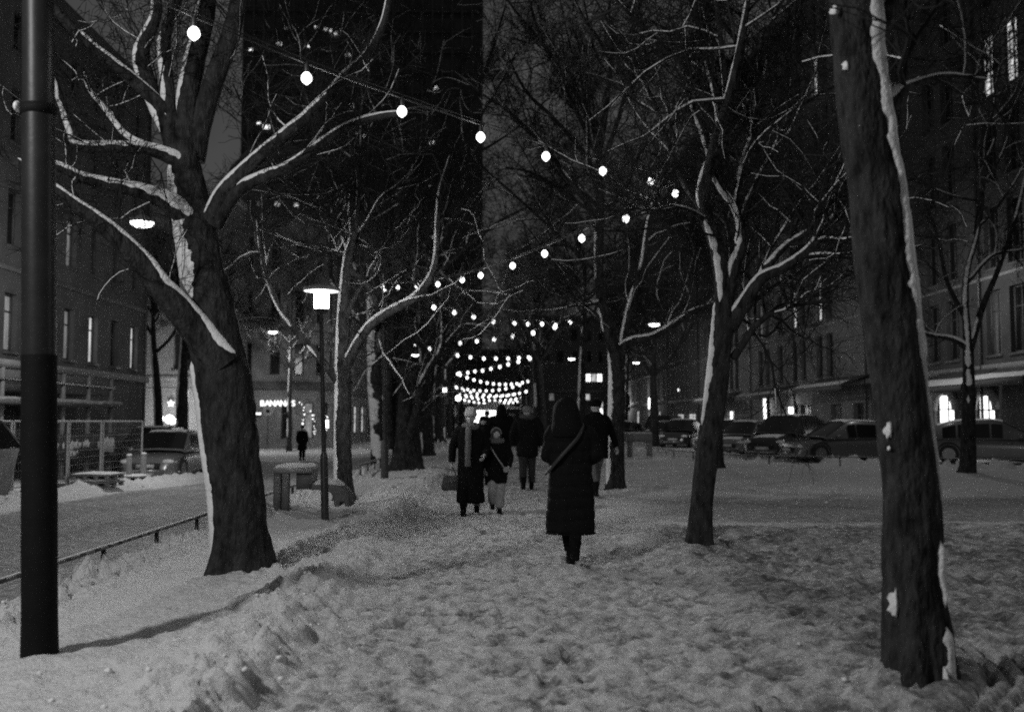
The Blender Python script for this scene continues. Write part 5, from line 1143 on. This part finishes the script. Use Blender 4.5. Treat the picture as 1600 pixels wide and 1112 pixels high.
car(10.9, 57, math.radians(180+66), CB, 'black car left of the leaning tree below the two lit shop windows', .5, 1.0, snow=.7)
car(11.1, 63, math.radians(180+62), CW, 'white fronted car further left in the right row', 0, .95, snow=.8)
car(12.2, 71, math.radians(180+65), CB, 'tall black van rising behind the white fronted car', .6, 1.1, van=True, snow=0)
car(9.9, 74, math.radians(180+60), CG, 'small dark car with a snow line on its roof just right of the straight tree', 0, .95, snow=1.0)
G2 = 'cars parked by the left building'
car(-10.1, 31.6, math.radians(-90), CS, 'silver nosed car facing the viewer beside the marker post on the left', .1, .97, group=G2, snow=.1)
car(-10.2, 38.2, math.radians(-90), CB, 'dark car behind the silver nosed one, against the thick left trunk', .6, 1.0, group=G2, snow=.1)
car(-12.4, 37.0, math.radians(-90), CB, 'dark car further in, seen over the bonnet of the silver nosed one', .8, 1.0, group=G2, snow=.1)
# ================================================================ people
def remesh(mb, name, mats, vox, parent, post=None, smooth_it=2, deci=None):
    o = mb.build('tmp', mats if isinstance(mats, list) else [mats]); m = o.modifiers.new('r', 'REMESH'); m.mode = 'VOXEL'; m.voxel_size = vox; m.adaptivity = 0
    if smooth_it: s = o.modifiers.new('s', 'SMOOTH'); s.factor = .6; s.iterations = smooth_it
    dg = bpy.context.evaluated_depsgraph_get(); me = bpy.data.meshes.new_from_object(o.evaluated_get(dg)); me.name = name
    old = o.data; bpy.data.objects.remove(o); bpy.data.meshes.remove(old)
    n = len(me.vertices); V = np.empty(n*3, np.float32); me.vertices.foreach_get('co', V); V = V.reshape(-1, 3).astype(float)
    if post:
        N = np.empty(n*3, np.float32); me.vertices.foreach_get('normal', N); V = post(V, N.reshape(-1, 3).astype(float)); me.vertices.foreach_set('co', V.astype(np.float32).ravel()); me.update()
    me.polygons.foreach_set('use_smooth', np.ones(len(me.polygons), bool)); me.materials.clear()
    for k in (mats if isinstance(mats, list) else [mats]): me.materials.append(k)
    ob = bpy.data.objects.new(name, me); C.objects.link(ob); ob.parent = parent; return ob
def lofted(mb, secs, S=28):
    """secs: (cx, cy, z, rx, ry) closed loft"""
    A = cr(np.array(secs, float), .03); th = np.linspace(0, 2*np.pi, S, endpoint=False); c, s = np.cos(th), np.sin(th)
    V = np.stack([A[:, 0:1]+A[:, 3:4]*np.sign(c)*np.abs(c)**.85, A[:, 1:2]+A[:, 4:5]*np.sign(s)*np.abs(s)**.85, np.repeat(A[:, 2:3], S, 1)], -1)
    n = len(A); i = np.arange(n-1)[:, None]*S; j = np.arange(S)[None]; j2 = (j+1) % S
    mb.add(V.reshape(-1, 3), np.stack([i+j, i+j2, i+S+j2, i+S+j], -1).reshape(-1, 4))
    for e in (0, n-1):
        ring = V[e]; cc = ring.mean(0); mb.add(np.vstack([ring, cc]), [((k+1) % S, k, S) if e == 0 else (k, (k+1) % S, S) for k in range(S)])
def head_mesh(mb, c, s=1.0, turn=0.0, tilt=0.0):
    """face looks to local -y"""
    n = 44; a = np.linspace(-np.pi/2+.02, np.pi/2-.02, n); th = np.linspace(0, 2*np.pi, 2*n, endpoint=False)
    X = np.cos(a)[:, None]*np.sin(th); Y = -np.cos(a)[:, None]*np.cos(th); Z = np.repeat(np.sin(a)[:, None], 2*n, 1)
    front = np.clip(-Y, 0, 1)
    x = X*.075; y = Y*.094; z = Z*.115
    jaw = np.clip(-Z, 0, 1); x *= 1-.30*jaw**1.4; y = np.where(Y < 0, y*(1-.06*jaw), y*(1-.42*jaw)); 
    g = lambda cx, cz, sx, sz: np.exp(-((x-cx)/sx)**2-((z-cz)/sz)**2)*front**.5
    y -= .024*g(0, -.022, .010, .018)+.012*g(0, .002, .008, .024)       # nose
    y += .013*(g(.031, .012, .017, .012)+g(-.031, .012, .017, .012))    # eye sockets
    y -= .005*(g(.031, .010, .010, .007)+g(-.031, .010, .010, .007))    # eye balls
    y -= .006*(g(.030, .032, .022, .007)+g(-.030, .032, .022, .007))    # brow
    y -= .007*g(0, -.052, .020, .005)+.006*g(0, -.064, .017, .006)      # lips
    y += .004*g(0, -.058, .022, .0025)
    y -= .008*g(0, -.088, .018, .013)                                   # chin
    y -= .005*(g(.043, -.022, .016, .018)+g(-.043, -.022, .016, .018))  # cheeks
    P = np.stack([x, y, z], -1)*s
    ct, st_ = math.cos(turn), math.sin(turn); P = P@np.array([[ct, -st_, 0], [st_, ct, 0], [0, 0, 1]]).T; cl, sl = math.cos(tilt), math.sin(tilt); P = P@np.array([[1, 0, 0], [0, cl, -sl], [0, sl, cl]]).T
    V = P.reshape(-1, 3)+np.array(c); S = 2*n; i = np.arange(n-1)[:, None]*S; j = np.arange(S)[None]; j2 = (j+1) % S
    mb.add(V, np.stack([i+j, i+j2, i+S+j2, i+S+j], -1).reshape(-1, 4))
    for e in (0, n-1):
        ring = V[e*S:(e+1)*S]; mb.add(np.vstack([ring, ring.mean(0)]), [((k+1) % S, k, S) if e == 0 else (k, (k+1) % S, S) for k in range(S)])
    for s_ in (-1, 1):
        ec = np.array([s_*.074, .006, .0])*s; ec = ec@np.array([[ct, -st_, 0], [st_, ct, 0], [0, 0, 1]]).T; sphere(mb, ec+np.array(c), (.010*s, .017*s, .03*s), 7)
def hand(mb, w_, d, side, s=1.0, curl=.9):
    """hand from wrist w_ along d, five fingers curling"""
    w_ = np.array(w_, float); d = np.array(d, float); d /= np.linalg.norm(d); a = np.array([0, -1., 0]) if abs(d[1]) < .8 else np.array([0, 0, 1.])
    f = a-d*(a@d); f /= np.linalg.norm(f); b_ = np.cross(d, f)*side            # b_: across the palm ; f: thumb side (front)
    palm = w_+d*.045*s; P = [w_, w_+d*.03*s, w_+d*.085*s]; tube(mb, P, [.024*s, .036*s, .036*s], 12, sx=1.0, sy=.45) if False else None
    V0 = MB(); n = 12; th = np.linspace(0, 2*np.pi, n, endpoint=False); rows = []
    for q, ra, rb in ((-.01, .022, .019), (.02, .034, .016), (.06, .041, .015), (.09, .039, .012)):
        rows.append([w_+d*q*s+f*math.cos(t_)*ra*s+b_*math.sin(t_)*rb*s for t_ in th])
    V = np.array(rows).reshape(-1, 3); mb.add(V, [(i*n+j, i*n+(j+1) % n, (i+1)*n+(j+1) % n, (i+1)*n+j) for i in range(3) for j in range(n)])
    for e in (0, 3): mb.add(np.vstack([rows[e], np.mean(rows[e], 0)]), [(k, (k+1) % n, n) for k in range(n)])
    for k, (off, ln) in enumerate(((.030, .070), (.010, .080), (-.011, .074), (-.030, .058))):
        p = w_+d*.08*s+f*off*s; ang = 0; pts = [p]; 
        for seg in (.45, .32, .25):
            ang += curl*.55; dd = d*math.cos(ang)+b_*math.sin(ang)*(1 if side > 0 else 1); p = p+dd*ln*seg*s; pts.append(p)
        tube(mb, pts, [.0095*s, .0088*s, .0078*s, .006*s], 8)
    p = w_+d*.025*s+f*.028*s; pts = [p, p+(d*.6+f*.8)*.03*s, p+(d*1.1+f*.7+b_*.5)*.045*s, p+(d*1.3+f*.3+b_*.9)*.055*s]; tube(mb, pts, [.012*s, .011*s, .009*s, .007*s], 8)
def wrinkle(amp, sc_=9, seed=0, quilt=0, grooves=0):
    def f(V, N):
        d = amp*2*(fbm(V*[sc_, sc_, sc_*.55]+seed, 4, seed)-.5)
        if quilt: d = d+grooves*(np.abs(np.sin(np.pi*(V[:, 2]+.01*np.sin(V[:, 0]*9))/quilt))**.45-.8)
        return V+N*d[:, None]
    return f
def person(label, x, y, rz, h, legs, arms, coat=None, coat_mat=None, pants=None, pants_mat=None, boots_mat=None, head=None, body_lean=0, group=None, face=False, turn=0, vox=.012, tilt=0, hands=True, z=None):
    """local frame: faces -y. legs: [(foot dx, foot dy, lift)], arms: [(elbow),(wrist)] for left(+x) and right(-x), at scale of a 1.72 m person"""
    k = h/1.72; t = empty('person', (x, y, gz(x, y) if z is None else z), rz, label, 'person', group); t.scale = (k, k, k)
    hip = .90; sh = 1.40
    mb = MB()
    lofted(mb, [(0, 0, .80, .12, .09), (0, 0, .88, .165, .115), (0, .0, 1.0, .15, .105), (0, 0, 1.12, .135, .10), (0, -.005, 1.28, .165, .115), (0, 0, 1.38, .17, .10), (0, 0, 1.44, .08, .07), (0, -.003, 1.50, .055, .058), (0, -.01, 1.56, .052, .055)])
    head_mesh(mb, (0, -.02, 1.60), 1.0, turn, tilt)
    K = []
    for s, (dx, dy, lift) in zip((1, -1), legs):
        hp = np.array([s*.09, 0, hip]); ank = np.array([s*.09+dx, dy+.02, .09+lift]); kn = (hp+ank)/2+np.array([0, -.05-(.12 if lift > .05 else 0), 0]); K.append((hp, kn, ank))
        P = cr([[*hp, .095], [*((hp+kn)/2), .085], [*kn, .06], [*(kn*.6+ank*.4), .056], [*ank, .038]], .03); tube(mb, P[:, :3], P[:, 3], 14)
        tube(mb, [ank+(0, .05, -.045), ank+(0, .0, -.05), ank+(0, -.09, -.062), ank+(0, -.17, -.07)], [.035, .042, .036, .022], 10)
    AR = []
    for s, (el, wr) in zip((1, -1), arms):
        shd = np.array([s*.185, 0, sh-.02]); el = np.array(el, float); wr = np.array(wr, float); AR.append((shd, el, wr))
        P = cr([[*(shd*[.6, 1, 1]), .06], [*shd, .055], [*el, .04], [*wr, .026]], .03); tube(mb, P[:, :3], P[:, 3], 12)
        hand(mb, wr, wr-el, s)
    remesh(mb, 'body', SKIN, min(vox, .008 if not face else .0052), t, None, 1)
    if pants:
        mb = MB(); pr = pants; 
        lofted(mb, [(0, 0, .78, .14, .11), (0, 0, .88, .18, .13), (0, 0, 1.0, .165, .12)])
        for hp, kn, ank in K:
            e = kn+(ank-kn)*.88; P = cr([[*hp, .105*pr], [*((hp+kn)/2), .10*pr], [*kn, .082*pr], [*((kn+e)/2), .078*pr], [*e, .07*pr]], .03); tube(mb, P[:, :3], P[:, 3], 16)
        remesh(mb, 'trousers', pants_mat or CLOTH, vox, t, wrinkle(.006, 11, 5))
    for hp, kn, ank in K:
        mb = MB(); tube(mb, [ank+(0, .01, .16), ank+(0, .01, .02), ank+(0, .01, -.03)], [.062, .052, .05], 14); tube(mb, [ank+(0, .065, -.05), ank+(0, .0, -.045), ank+(0, -.10, -.055), ank+(0, -.17, -.062), ank+(0, -.19, -.068)], [.035, .052, .046, .036, .02], 14); mb.box(tuple(ank+(-.04, -.17, -.1)), tuple(ank+(.04, .09, -.075)))
        remesh(mb, 'boot', boots_mat or CLOTH, .010, t, None, 2)
    if coat:
        mb = MB(); lofted(mb, coat['secs'], 32)
        for shd, el, wr in AR:
            e2 = el+(wr-el)*.93; a = coat.get('arm', 1.0); P = cr([[*(shd*[.55, 1, 1]+(0, 0, -.02)), .085*a], [*shd, .085*a], [*((shd+el)/2), .075*a], [*el, .066*a], [*e2, .058*a]], .03); tube(mb, P[:, :3], P[:, 3], 18)
        remesh(mb, 'coat', coat_mat or CLOTH, vox, t, wrinkle(coat.get('wr', .008), 8, int(x*10)+7, coat.get('quilt', 0), coat.get('groove', 0)), 3)
    return t, AR, K
def part(parent, name, fn, m, vox=.01, post=None, sm=2):
    mb = MB(); fn(mb); return remesh(mb, name, m, vox, parent, post, sm)
STAND = [((.25, .02, 1.12), (.24, -.04, .86)), ((-.25, .02, 1.12), (-.24, -.04, .86))]
PUFF = mat('quilted_coat', .006, .8, .3, 18, .003, 40, spec=.12); WOOL = mat('wool_coat', .007, .98, .4, 30, .003, 90, spec=.08); KNIT = mat('pale_knit', .33, .95, .3, 60, .006, 110); SCARF = mat('grey_scarf', .095, .95, .35, 40, .006, 90)
DENIM = mat('grey_trousers', .11, .9, .3, 20, .003, 60); FUR = mat('pale_fur', .16, .95, .4, 50, .01, 120); HAIR = mat('dark_hair', .03, .6, .4, 60); STRAP = mat('strap', .022, .6, .2, 30)
WALK = 'people walking on the snowy path'
# P1 hooded woman, back to the viewer; faces +y => rz = pi
q = gnd(896, 880)
P1, AR, K = person('person from behind in long black quilted coat, hood up, cross body strap, nearest walker', q[0]-.02, q[1]+.1, math.pi, 1.69, [(-.10, -.14, .0), (.065, .26, .10)],
    [((.25, .0, 1.13), (.14, -.21, 1.12)), ((-.26, .02, 1.13), (-.12, -.22, 1.10))],
    coat=dict(secs=[(0, .0, .33, .235, .19), (0, 0, .345, .255, .21), (0, 0, .42, .255, .20), (0, 0, .62, .25, .19), (0, 0, .86, .24, .18), (0, 0, 1.05, .225, .165), (0, .0, 1.2, .235, .17), (0, 0, 1.32, .245, .165), (0, 0, 1.40, .215, .145), (0, 0, 1.46, .135, .12), (0, 0, 1.53, .08, .09)], arm=1.06, wr=.016, quilt=.118, groove=.011),
    coat_mat=PUFF, pants=.9, group=WALK)
part(P1, 'hood', lambda mb: lofted(mb, [(.03, .05, 1.34, .18, .13), (.035, .045, 1.42, .175, .15), (.04, .03, 1.50, .155, .155), (.045, .01, 1.58, .145, .16), (.045, .0, 1.66, .13, .15), (.04, -.01, 1.715, .10, .12), (.03, -.01, 1.755, .05, .07)]), PUFF, .009, wrinkle(.009, 9, 4))
# strap from the right shoulder (screen right = local -x) down to the left hip, over the back (+y)
def strapfn(mb):
    P = cr([(-.13, -.02, 1.455, 1), (-.12, .11, 1.44, 1), (-.05, .185, 1.33, 1), (.06, .195, 1.21, 1), (.15, .165, 1.1, 1), (.225, .09, 1.0, 1), (.25, 0, .95, 1)], .02)[:, :3]; tube(mb, P, .032, 12, sx=1, sy=.4)
mb = MB(); P = cr([(-.13, -.02, 1.47, 1), (-.125, .12, 1.445, 1), (-.06, .195, 1.33, 1), (.05, .212, 1.21, 1), (.15, .19, 1.1, 1), (.225, .125, 1.0, 1), (.262, 0, .95, 1)], .02)[:, :3]
n = len(P); T_ = np.gradient(P, axis=0); T_ /= np.linalg.norm(T_, axis=1)[:, None]; O_ = P*[1, 1, 0]; O_ /= np.linalg.norm(O_, axis=1)[:, None]; Sd = np.cross(T_, O_); Sd /= np.linalg.norm(Sd, axis=1)[:, None]
V = np.stack([P-Sd*.02, P-Sd*.018+O_*.008, P+Sd*.018+O_*.008, P+Sd*.02], 1).reshape(-1, 3); mb.add(V, [(i*4+j, i*4+j+1, i*4+5+j, i*4+4+j) for i in range(n-1) for j in range(3)]); mb.build('bag_strap', STRAP, P1, True)
mb = MB(); P = [(math.cos(a)*.262*(1 if True else 1), math.sin(a)*.215, .335) for a in np.linspace(0, 2*np.pi, 40)]; tube(mb, P, .008, 6); mb.build('hem_piping', PUFF, P1, True)
# P2 woman towards the viewer
q = gnd(735, 801); TW = 'people walking towards the viewer'
P2, AR, K = person('person facing the viewer in pale knitted hat, long dark coat and hanging grey scarf', q[0], q[1], 0.05, 1.66, [(.02, .14, .05), (-.03, -.17, .0)],
    [((.27, -.0, 1.12), (.22, -.16, .98)), ((-.29, .02, 1.13), (-.31, -.03, .85))],
    coat=dict(secs=[(0, .0, .20, .21, .17), (0, 0, .22, .235, .19), (0, 0, .45, .225, .18), (0, 0, .75, .215, .17), (0, 0, 1.0, .205, .16), (0, .0, 1.2, .22, .16), (0, 0, 1.34, .225, .15), (0, 0, 1.41, .19, .13), (0, 0, 1.46, .10, .10)], arm=1.05, wr=.012),
    coat_mat=WOOL, pants=.9, group=TW, face=True, turn=-.15, vox=.010)
part(P2, 'knitted_hat', lambda mb: lofted(mb, [(-.0, -.01, 1.615, .094, .112), (0, -.01, 1.63, .104, .122), (0, -.01, 1.675, .106, .124), (0, -.01, 1.685, .098, .116), (0, -.005, 1.73, .09, .105), (0, 0, 1.775, .05, .06), (0, 0, 1.785, .02, .02)]), KNIT, .006, wrinkle(.004, 30, 3, .016, .0035), 1)
part(P2, 'scarf', lambda mb: (tube(mb, cr([[math.cos(a)*.105, math.sin(a)*.10-.015, 1.455+.02*math.sin(a*2), .05] for a in np.linspace(0, 2*np.pi, 14)], .03)[:, :3], .048, 14), tube(mb, cr([(-.03, -.14, 1.46, 1), (-.04, -.195, 1.36, 1), (-.045, -.20, 1.15, 1), (-.05, -.205, .95, 1), (-.05, -.215, .80, 1)], .03)[:, :3], [.05]*1, 14, sx=.75, sy=1.0)), SCARF, .008, wrinkle(.008, 20, 9))
mb = MB(); 
for sx_ in (-1, 1):
    for k_ in range(7): tube(mb, [(sx_*.078, .0+.01*k_, 1.62), (sx_*.088, .01+.01*k_, 1.54), (sx_*.085, .0+.012*k_, 1.46)], [.006, .007, .003], 5)
mb.build('hair', HAIR, P2, True)
for s_ in (-1, 1):
    mb = MB(); cx_ = s_*.031; ct, st_ = math.cos(-.15), math.sin(-.15); v = np.array([cx_*ct+.094*st_*1, cx_*st_-.094*ct+.008, .012]); sphere(mb, v+np.array([0, -.02, 1.60]), (.010, .006, .0045), 7); mb.build('eye', mat('eye_dark', .03, .2), P2, True)
    mb = MB(); tube(mb, [v+np.array([-.016*1, -.022, 1.618]), v+np.array([0, -.026, 1.622]), v+np.array([.016, -.022, 1.618])], [.002, .003, .002], 6); mb.build('eyebrow', HAIR, P2, True)
mb = MB(); v = np.array([-.094*math.sin(.15), -.100, -.058+1.60-.0]); tube(mb, [v+(-.018, -.011, 0), v+(0, -.018, .002), v+(.018, -.011, 0)], [.003, .0055, .003], 8); mb.build('lips', mat('lips', .16, .5), P2, True)
# handbag held in her right hand
k = 1.66/1.72; wr = np.array([-.31, -.05, .78])*k; th = .05; hb_ = empty('handbag', (q[0]+wr[0]-.0, q[1]+wr[1], gz(*q[:2])+wr[2]-.36), .12, 'dark leather handbag with thin handles held by the person in the knitted hat', 'bag')
part(hb_, 'bag_body', lambda mb: lofted(mb, [(0, 0, 0, .15, .05), (0, 0, .03, .165, .06), (0, 0, .12, .155, .055), (0, 0, .22, .13, .03), (0, 0, .235, .125, .018)]), mat('leather', .07, .35, .3, 12), .008, wrinkle(.005, 14, 2))
for yy in (-.025, .025):
    mb = MB(); P = cr([(-.07, yy, .2, 1), (-.055, yy, .29, 1), (-.02, yy*.5, .345, 1), (.02, yy*.5, .345, 1), (.055, yy, .29, 1), (.07, yy, .2, 1)], .015)[:, :3]; tube(mb, P, .010, 8); mb.build('handle', mat('pale_leather', .16, .4, .3, 12), hb_, True)
mb = MB(); sphere(mb, (.0, -.058, .15), (.02, .006, .03), 8); mb.build('clasp', mat('rim', .25, .35, metal=.7), hb_, True)
# P3 child
q3 = gnd(777, 799); 
P3, AR, K = person('child with headband and pale diagonal strap beside the person in the knitted hat', q3[0]-.02, q3[1], .1, 1.36, [(-.02, .02, .0), (.03, .15, .10)],
    [((.28, -.05, 1.14), (.23, -.19, .95)), ((-.26, .0, 1.13), (-.25, -.1, .9))],
    coat=dict(secs=[(0, .0, .62, .20, .16), (0, 0, .65, .225, .18), (0, 0, .85, .235, .19), (0, .0, 1.1, .235, .18), (0, 0, 1.32, .25, .17), (0, 0, 1.42, .2, .15), (0, 0, 1.5, .11, .12)], arm=1.2, wr=.012),
    coat_mat=WOOL, pants=1.25, pants_mat=mat('light_trousers', .30, .9, .3, 20), group=TW, face=True, turn=.2, vox=.010)
part(P3, 'scarf', lambda mb: tube(mb, cr([[math.cos(a)*.12, math.sin(a)*.115-.02, 1.475, .05] for a in np.linspace(0, 2*np.pi, 14)], .03)[:, :3], .058, 14), SCARF, .01, wrinkle(.012, 18, 4))
part(P3, 'hair', lambda mb: (lofted(mb, [(0, .03, 1.50, .10, .10), (0, .03, 1.58, .10, .105), (0, .015, 1.66, .093, .11), (0, .0, 1.72, .06, .08), (0, 0, 1.735, .02, .03)])), HAIR, .008, lambda V, N: V+N*(.006*(fbm(V*[60, 60, 8], 3, 2)-.5))[:, None])
mb = MB(); P = [(math.cos(a)*.105, .0, 1.62+math.sin(a)*.125) for a in np.linspace(0, np.pi, 24)]; tube(mb, P, .012, 10); mb.build('headband', KNIT, P3, True)
mb = MB(); P = cr([(-.17, -.11, 1.42, 1), (-.10, -.205, 1.30, 1), (.0, -.225, 1.14, 1), (.10, -.225, 1.0, 1), (.17, -.20, .9, 1)], .03)[:, :3]; tube(mb, P, .022, 8, sx=1, sy=.6); mb.build('bag_strap', KNIT, P3, True)
mb = MB(); sphere(mb, (.18, -.21, .90), (.06, .03, .06), 10); mb.build('pouch', KNIT, P3, True)
# P4 tall hooded person behind
q4 = gnd(806, 752)
COATM = dict(secs=[(0, .0, .68, .21, .16), (0, 0, .70, .225, .175), (0, 0, .9, .23, .18), (0, .0, 1.15, .235, .175), (0, 0, 1.33, .255, .165), (0, 0, 1.41, .21, .145), (0, 0, 1.47, .12, .12), (0, 0, 1.52, .08, .09)], arm=1.12, wr=.012)
P4, AR, K = person('tall person from behind in a pointed dark hood, just behind the child', q4[0]-.35, q4[1]+.3, math.pi, 1.86, [(0, -.16, .0), (0, .16, .03)], STAND, coat=dict(COATM, arm=1.35), coat_mat=WOOL, pants=1.0, group=WALK)
part(P4, 'hood', lambda mb: lofted(mb, [(0, .03, 1.38, .15, .12), (0, .03, 1.48, .13, .13), (0, .0, 1.60, .115, .13), (0, .0, 1.69, .085, .11), (0, .03, 1.75, .03, .05)]), WOOL, .009, wrinkle(.006, 9, 4))
# P5 man with pale cap and collar
q5 = gnd(824, 763)
P5, AR, K = person('broad person from behind in dark jacket with pale cap, walking away in the middle', q5[0], q5[1], math.pi, 1.80, [(-.0, .16, .02), (.0, -.14, .0)], [((.30, .02, 1.12), (.27, -.10, .90)), ((-.30, .02, 1.12), (-.27, -.10, .90))], coat=dict(COATM, arm=1.3, wr=.016), coat_mat=PUFF, pants=1.05, pants_mat=mat('dark_trousers', .02, .9), group=WALK)
part(P5, 'cap', lambda mb: lofted(mb, [(0, -.01, 1.60, .10, .115), (0, -.01, 1.64, .104, .12), (0, -.01, 1.69, .09, .105), (0, 0, 1.725, .045, .06)]), FUR, .008, wrinkle(.006, 30, 4))
part(P5, 'collar', lambda mb: tube(mb, cr([[math.cos(a)*.13, math.sin(a)*.115+.0, 1.49, .05] for a in np.linspace(0, 2*np.pi, 14)], .03)[:, :3], .05, 14), mat('dark_fur', .05, .95, .4, 50, .01, 120), .01, wrinkle(.012, 25, 4))
# P6 person with peaked cap at right
q6 = gnd(938, 778)
P6, AR, K = person('person from behind in dark flat cap, short coat and grey trousers, arm swung right', q6[0]-.06, q6[1]+.2, math.pi+.25, 1.84, [(.0, .20, .04), (.02, -.26, .0)], [((.24, .02, 1.12), (.22, -.10, .88)), ((-.31, .0, 1.14), (-.42, -.06, .88))], coat=dict(COATM, arm=1.0), coat_mat=WOOL, pants=1.02, pants_mat=DENIM, group=WALK)
part(P6, 'cap', lambda mb: (lofted(mb, [(0, -.01, 1.61, .10, .115), (0, -.02, 1.65, .118, .135), (0, -.02, 1.70, .112, .125), (0, 0, 1.73, .06, .07)]), lofted(mb, [(0, -.13, 1.615, .06, .05), (0, -.13, 1.63, .055, .045)])), WOOL, .008)
# P7 lone person on the side street
x7 = at(472, 700, 46)[0]
P7, AR, K = person('lone person in a long dark coat on the side street left of the post lamp', x7, 46, .4, 1.58, [(.0, .04, .0), (.0, -.05, .0)], STAND, coat=dict(secs=[(0, .0, .50, .22, .17), (0, 0, .52, .235, .18), (0, 0, .9, .22, .17), (0, .0, 1.15, .22, .165), (0, 0, 1.33, .24, .155), (0, 0, 1.41, .19, .135), (0, 0, 1.47, .1, .10)], arm=1.05, wr=.01), coat_mat=WOOL, pants=1.0, group=None)
part(P7, 'hat', lambda mb: lofted(mb, [(0, -.01, 1.60, .10, .115), (0, -.01, 1.68, .09, .11), (0, 0, 1.73, .05, .06)]), WOOL, .012)
# far walkers
for i, (px, top, Y, lab) in enumerate(((761, 641, 36, 'distant dark walker whose head stands against the lit market tent'), (755, 648, 23.5, 'dark walker just right of the shoulder of the person in the knitted hat, mostly hidden'), (790, 648, 44, 'distant walker between the pointed hood and the pale cap, mostly hidden'))):
    h_ = 1.45+(658-top)/F*Y; x_ = at(px, 650, Y)[0]
    p_, _, _ = person(lab, x_, Y, math.pi*(i != 1), h_, [(0, .12, 0), (0, -.14, 0)], STAND, coat=COATM, coat_mat=WOOL, pants=1.0, group='distant walkers on the path', vox=.016)
    part(p_, 'hat', lambda mb: lofted(mb, [(0, -.01, 1.60, .10, .115), (0, -.01, 1.68, .09, .11), (0, 0, 1.73, .05, .06)]), WOOL, .014)
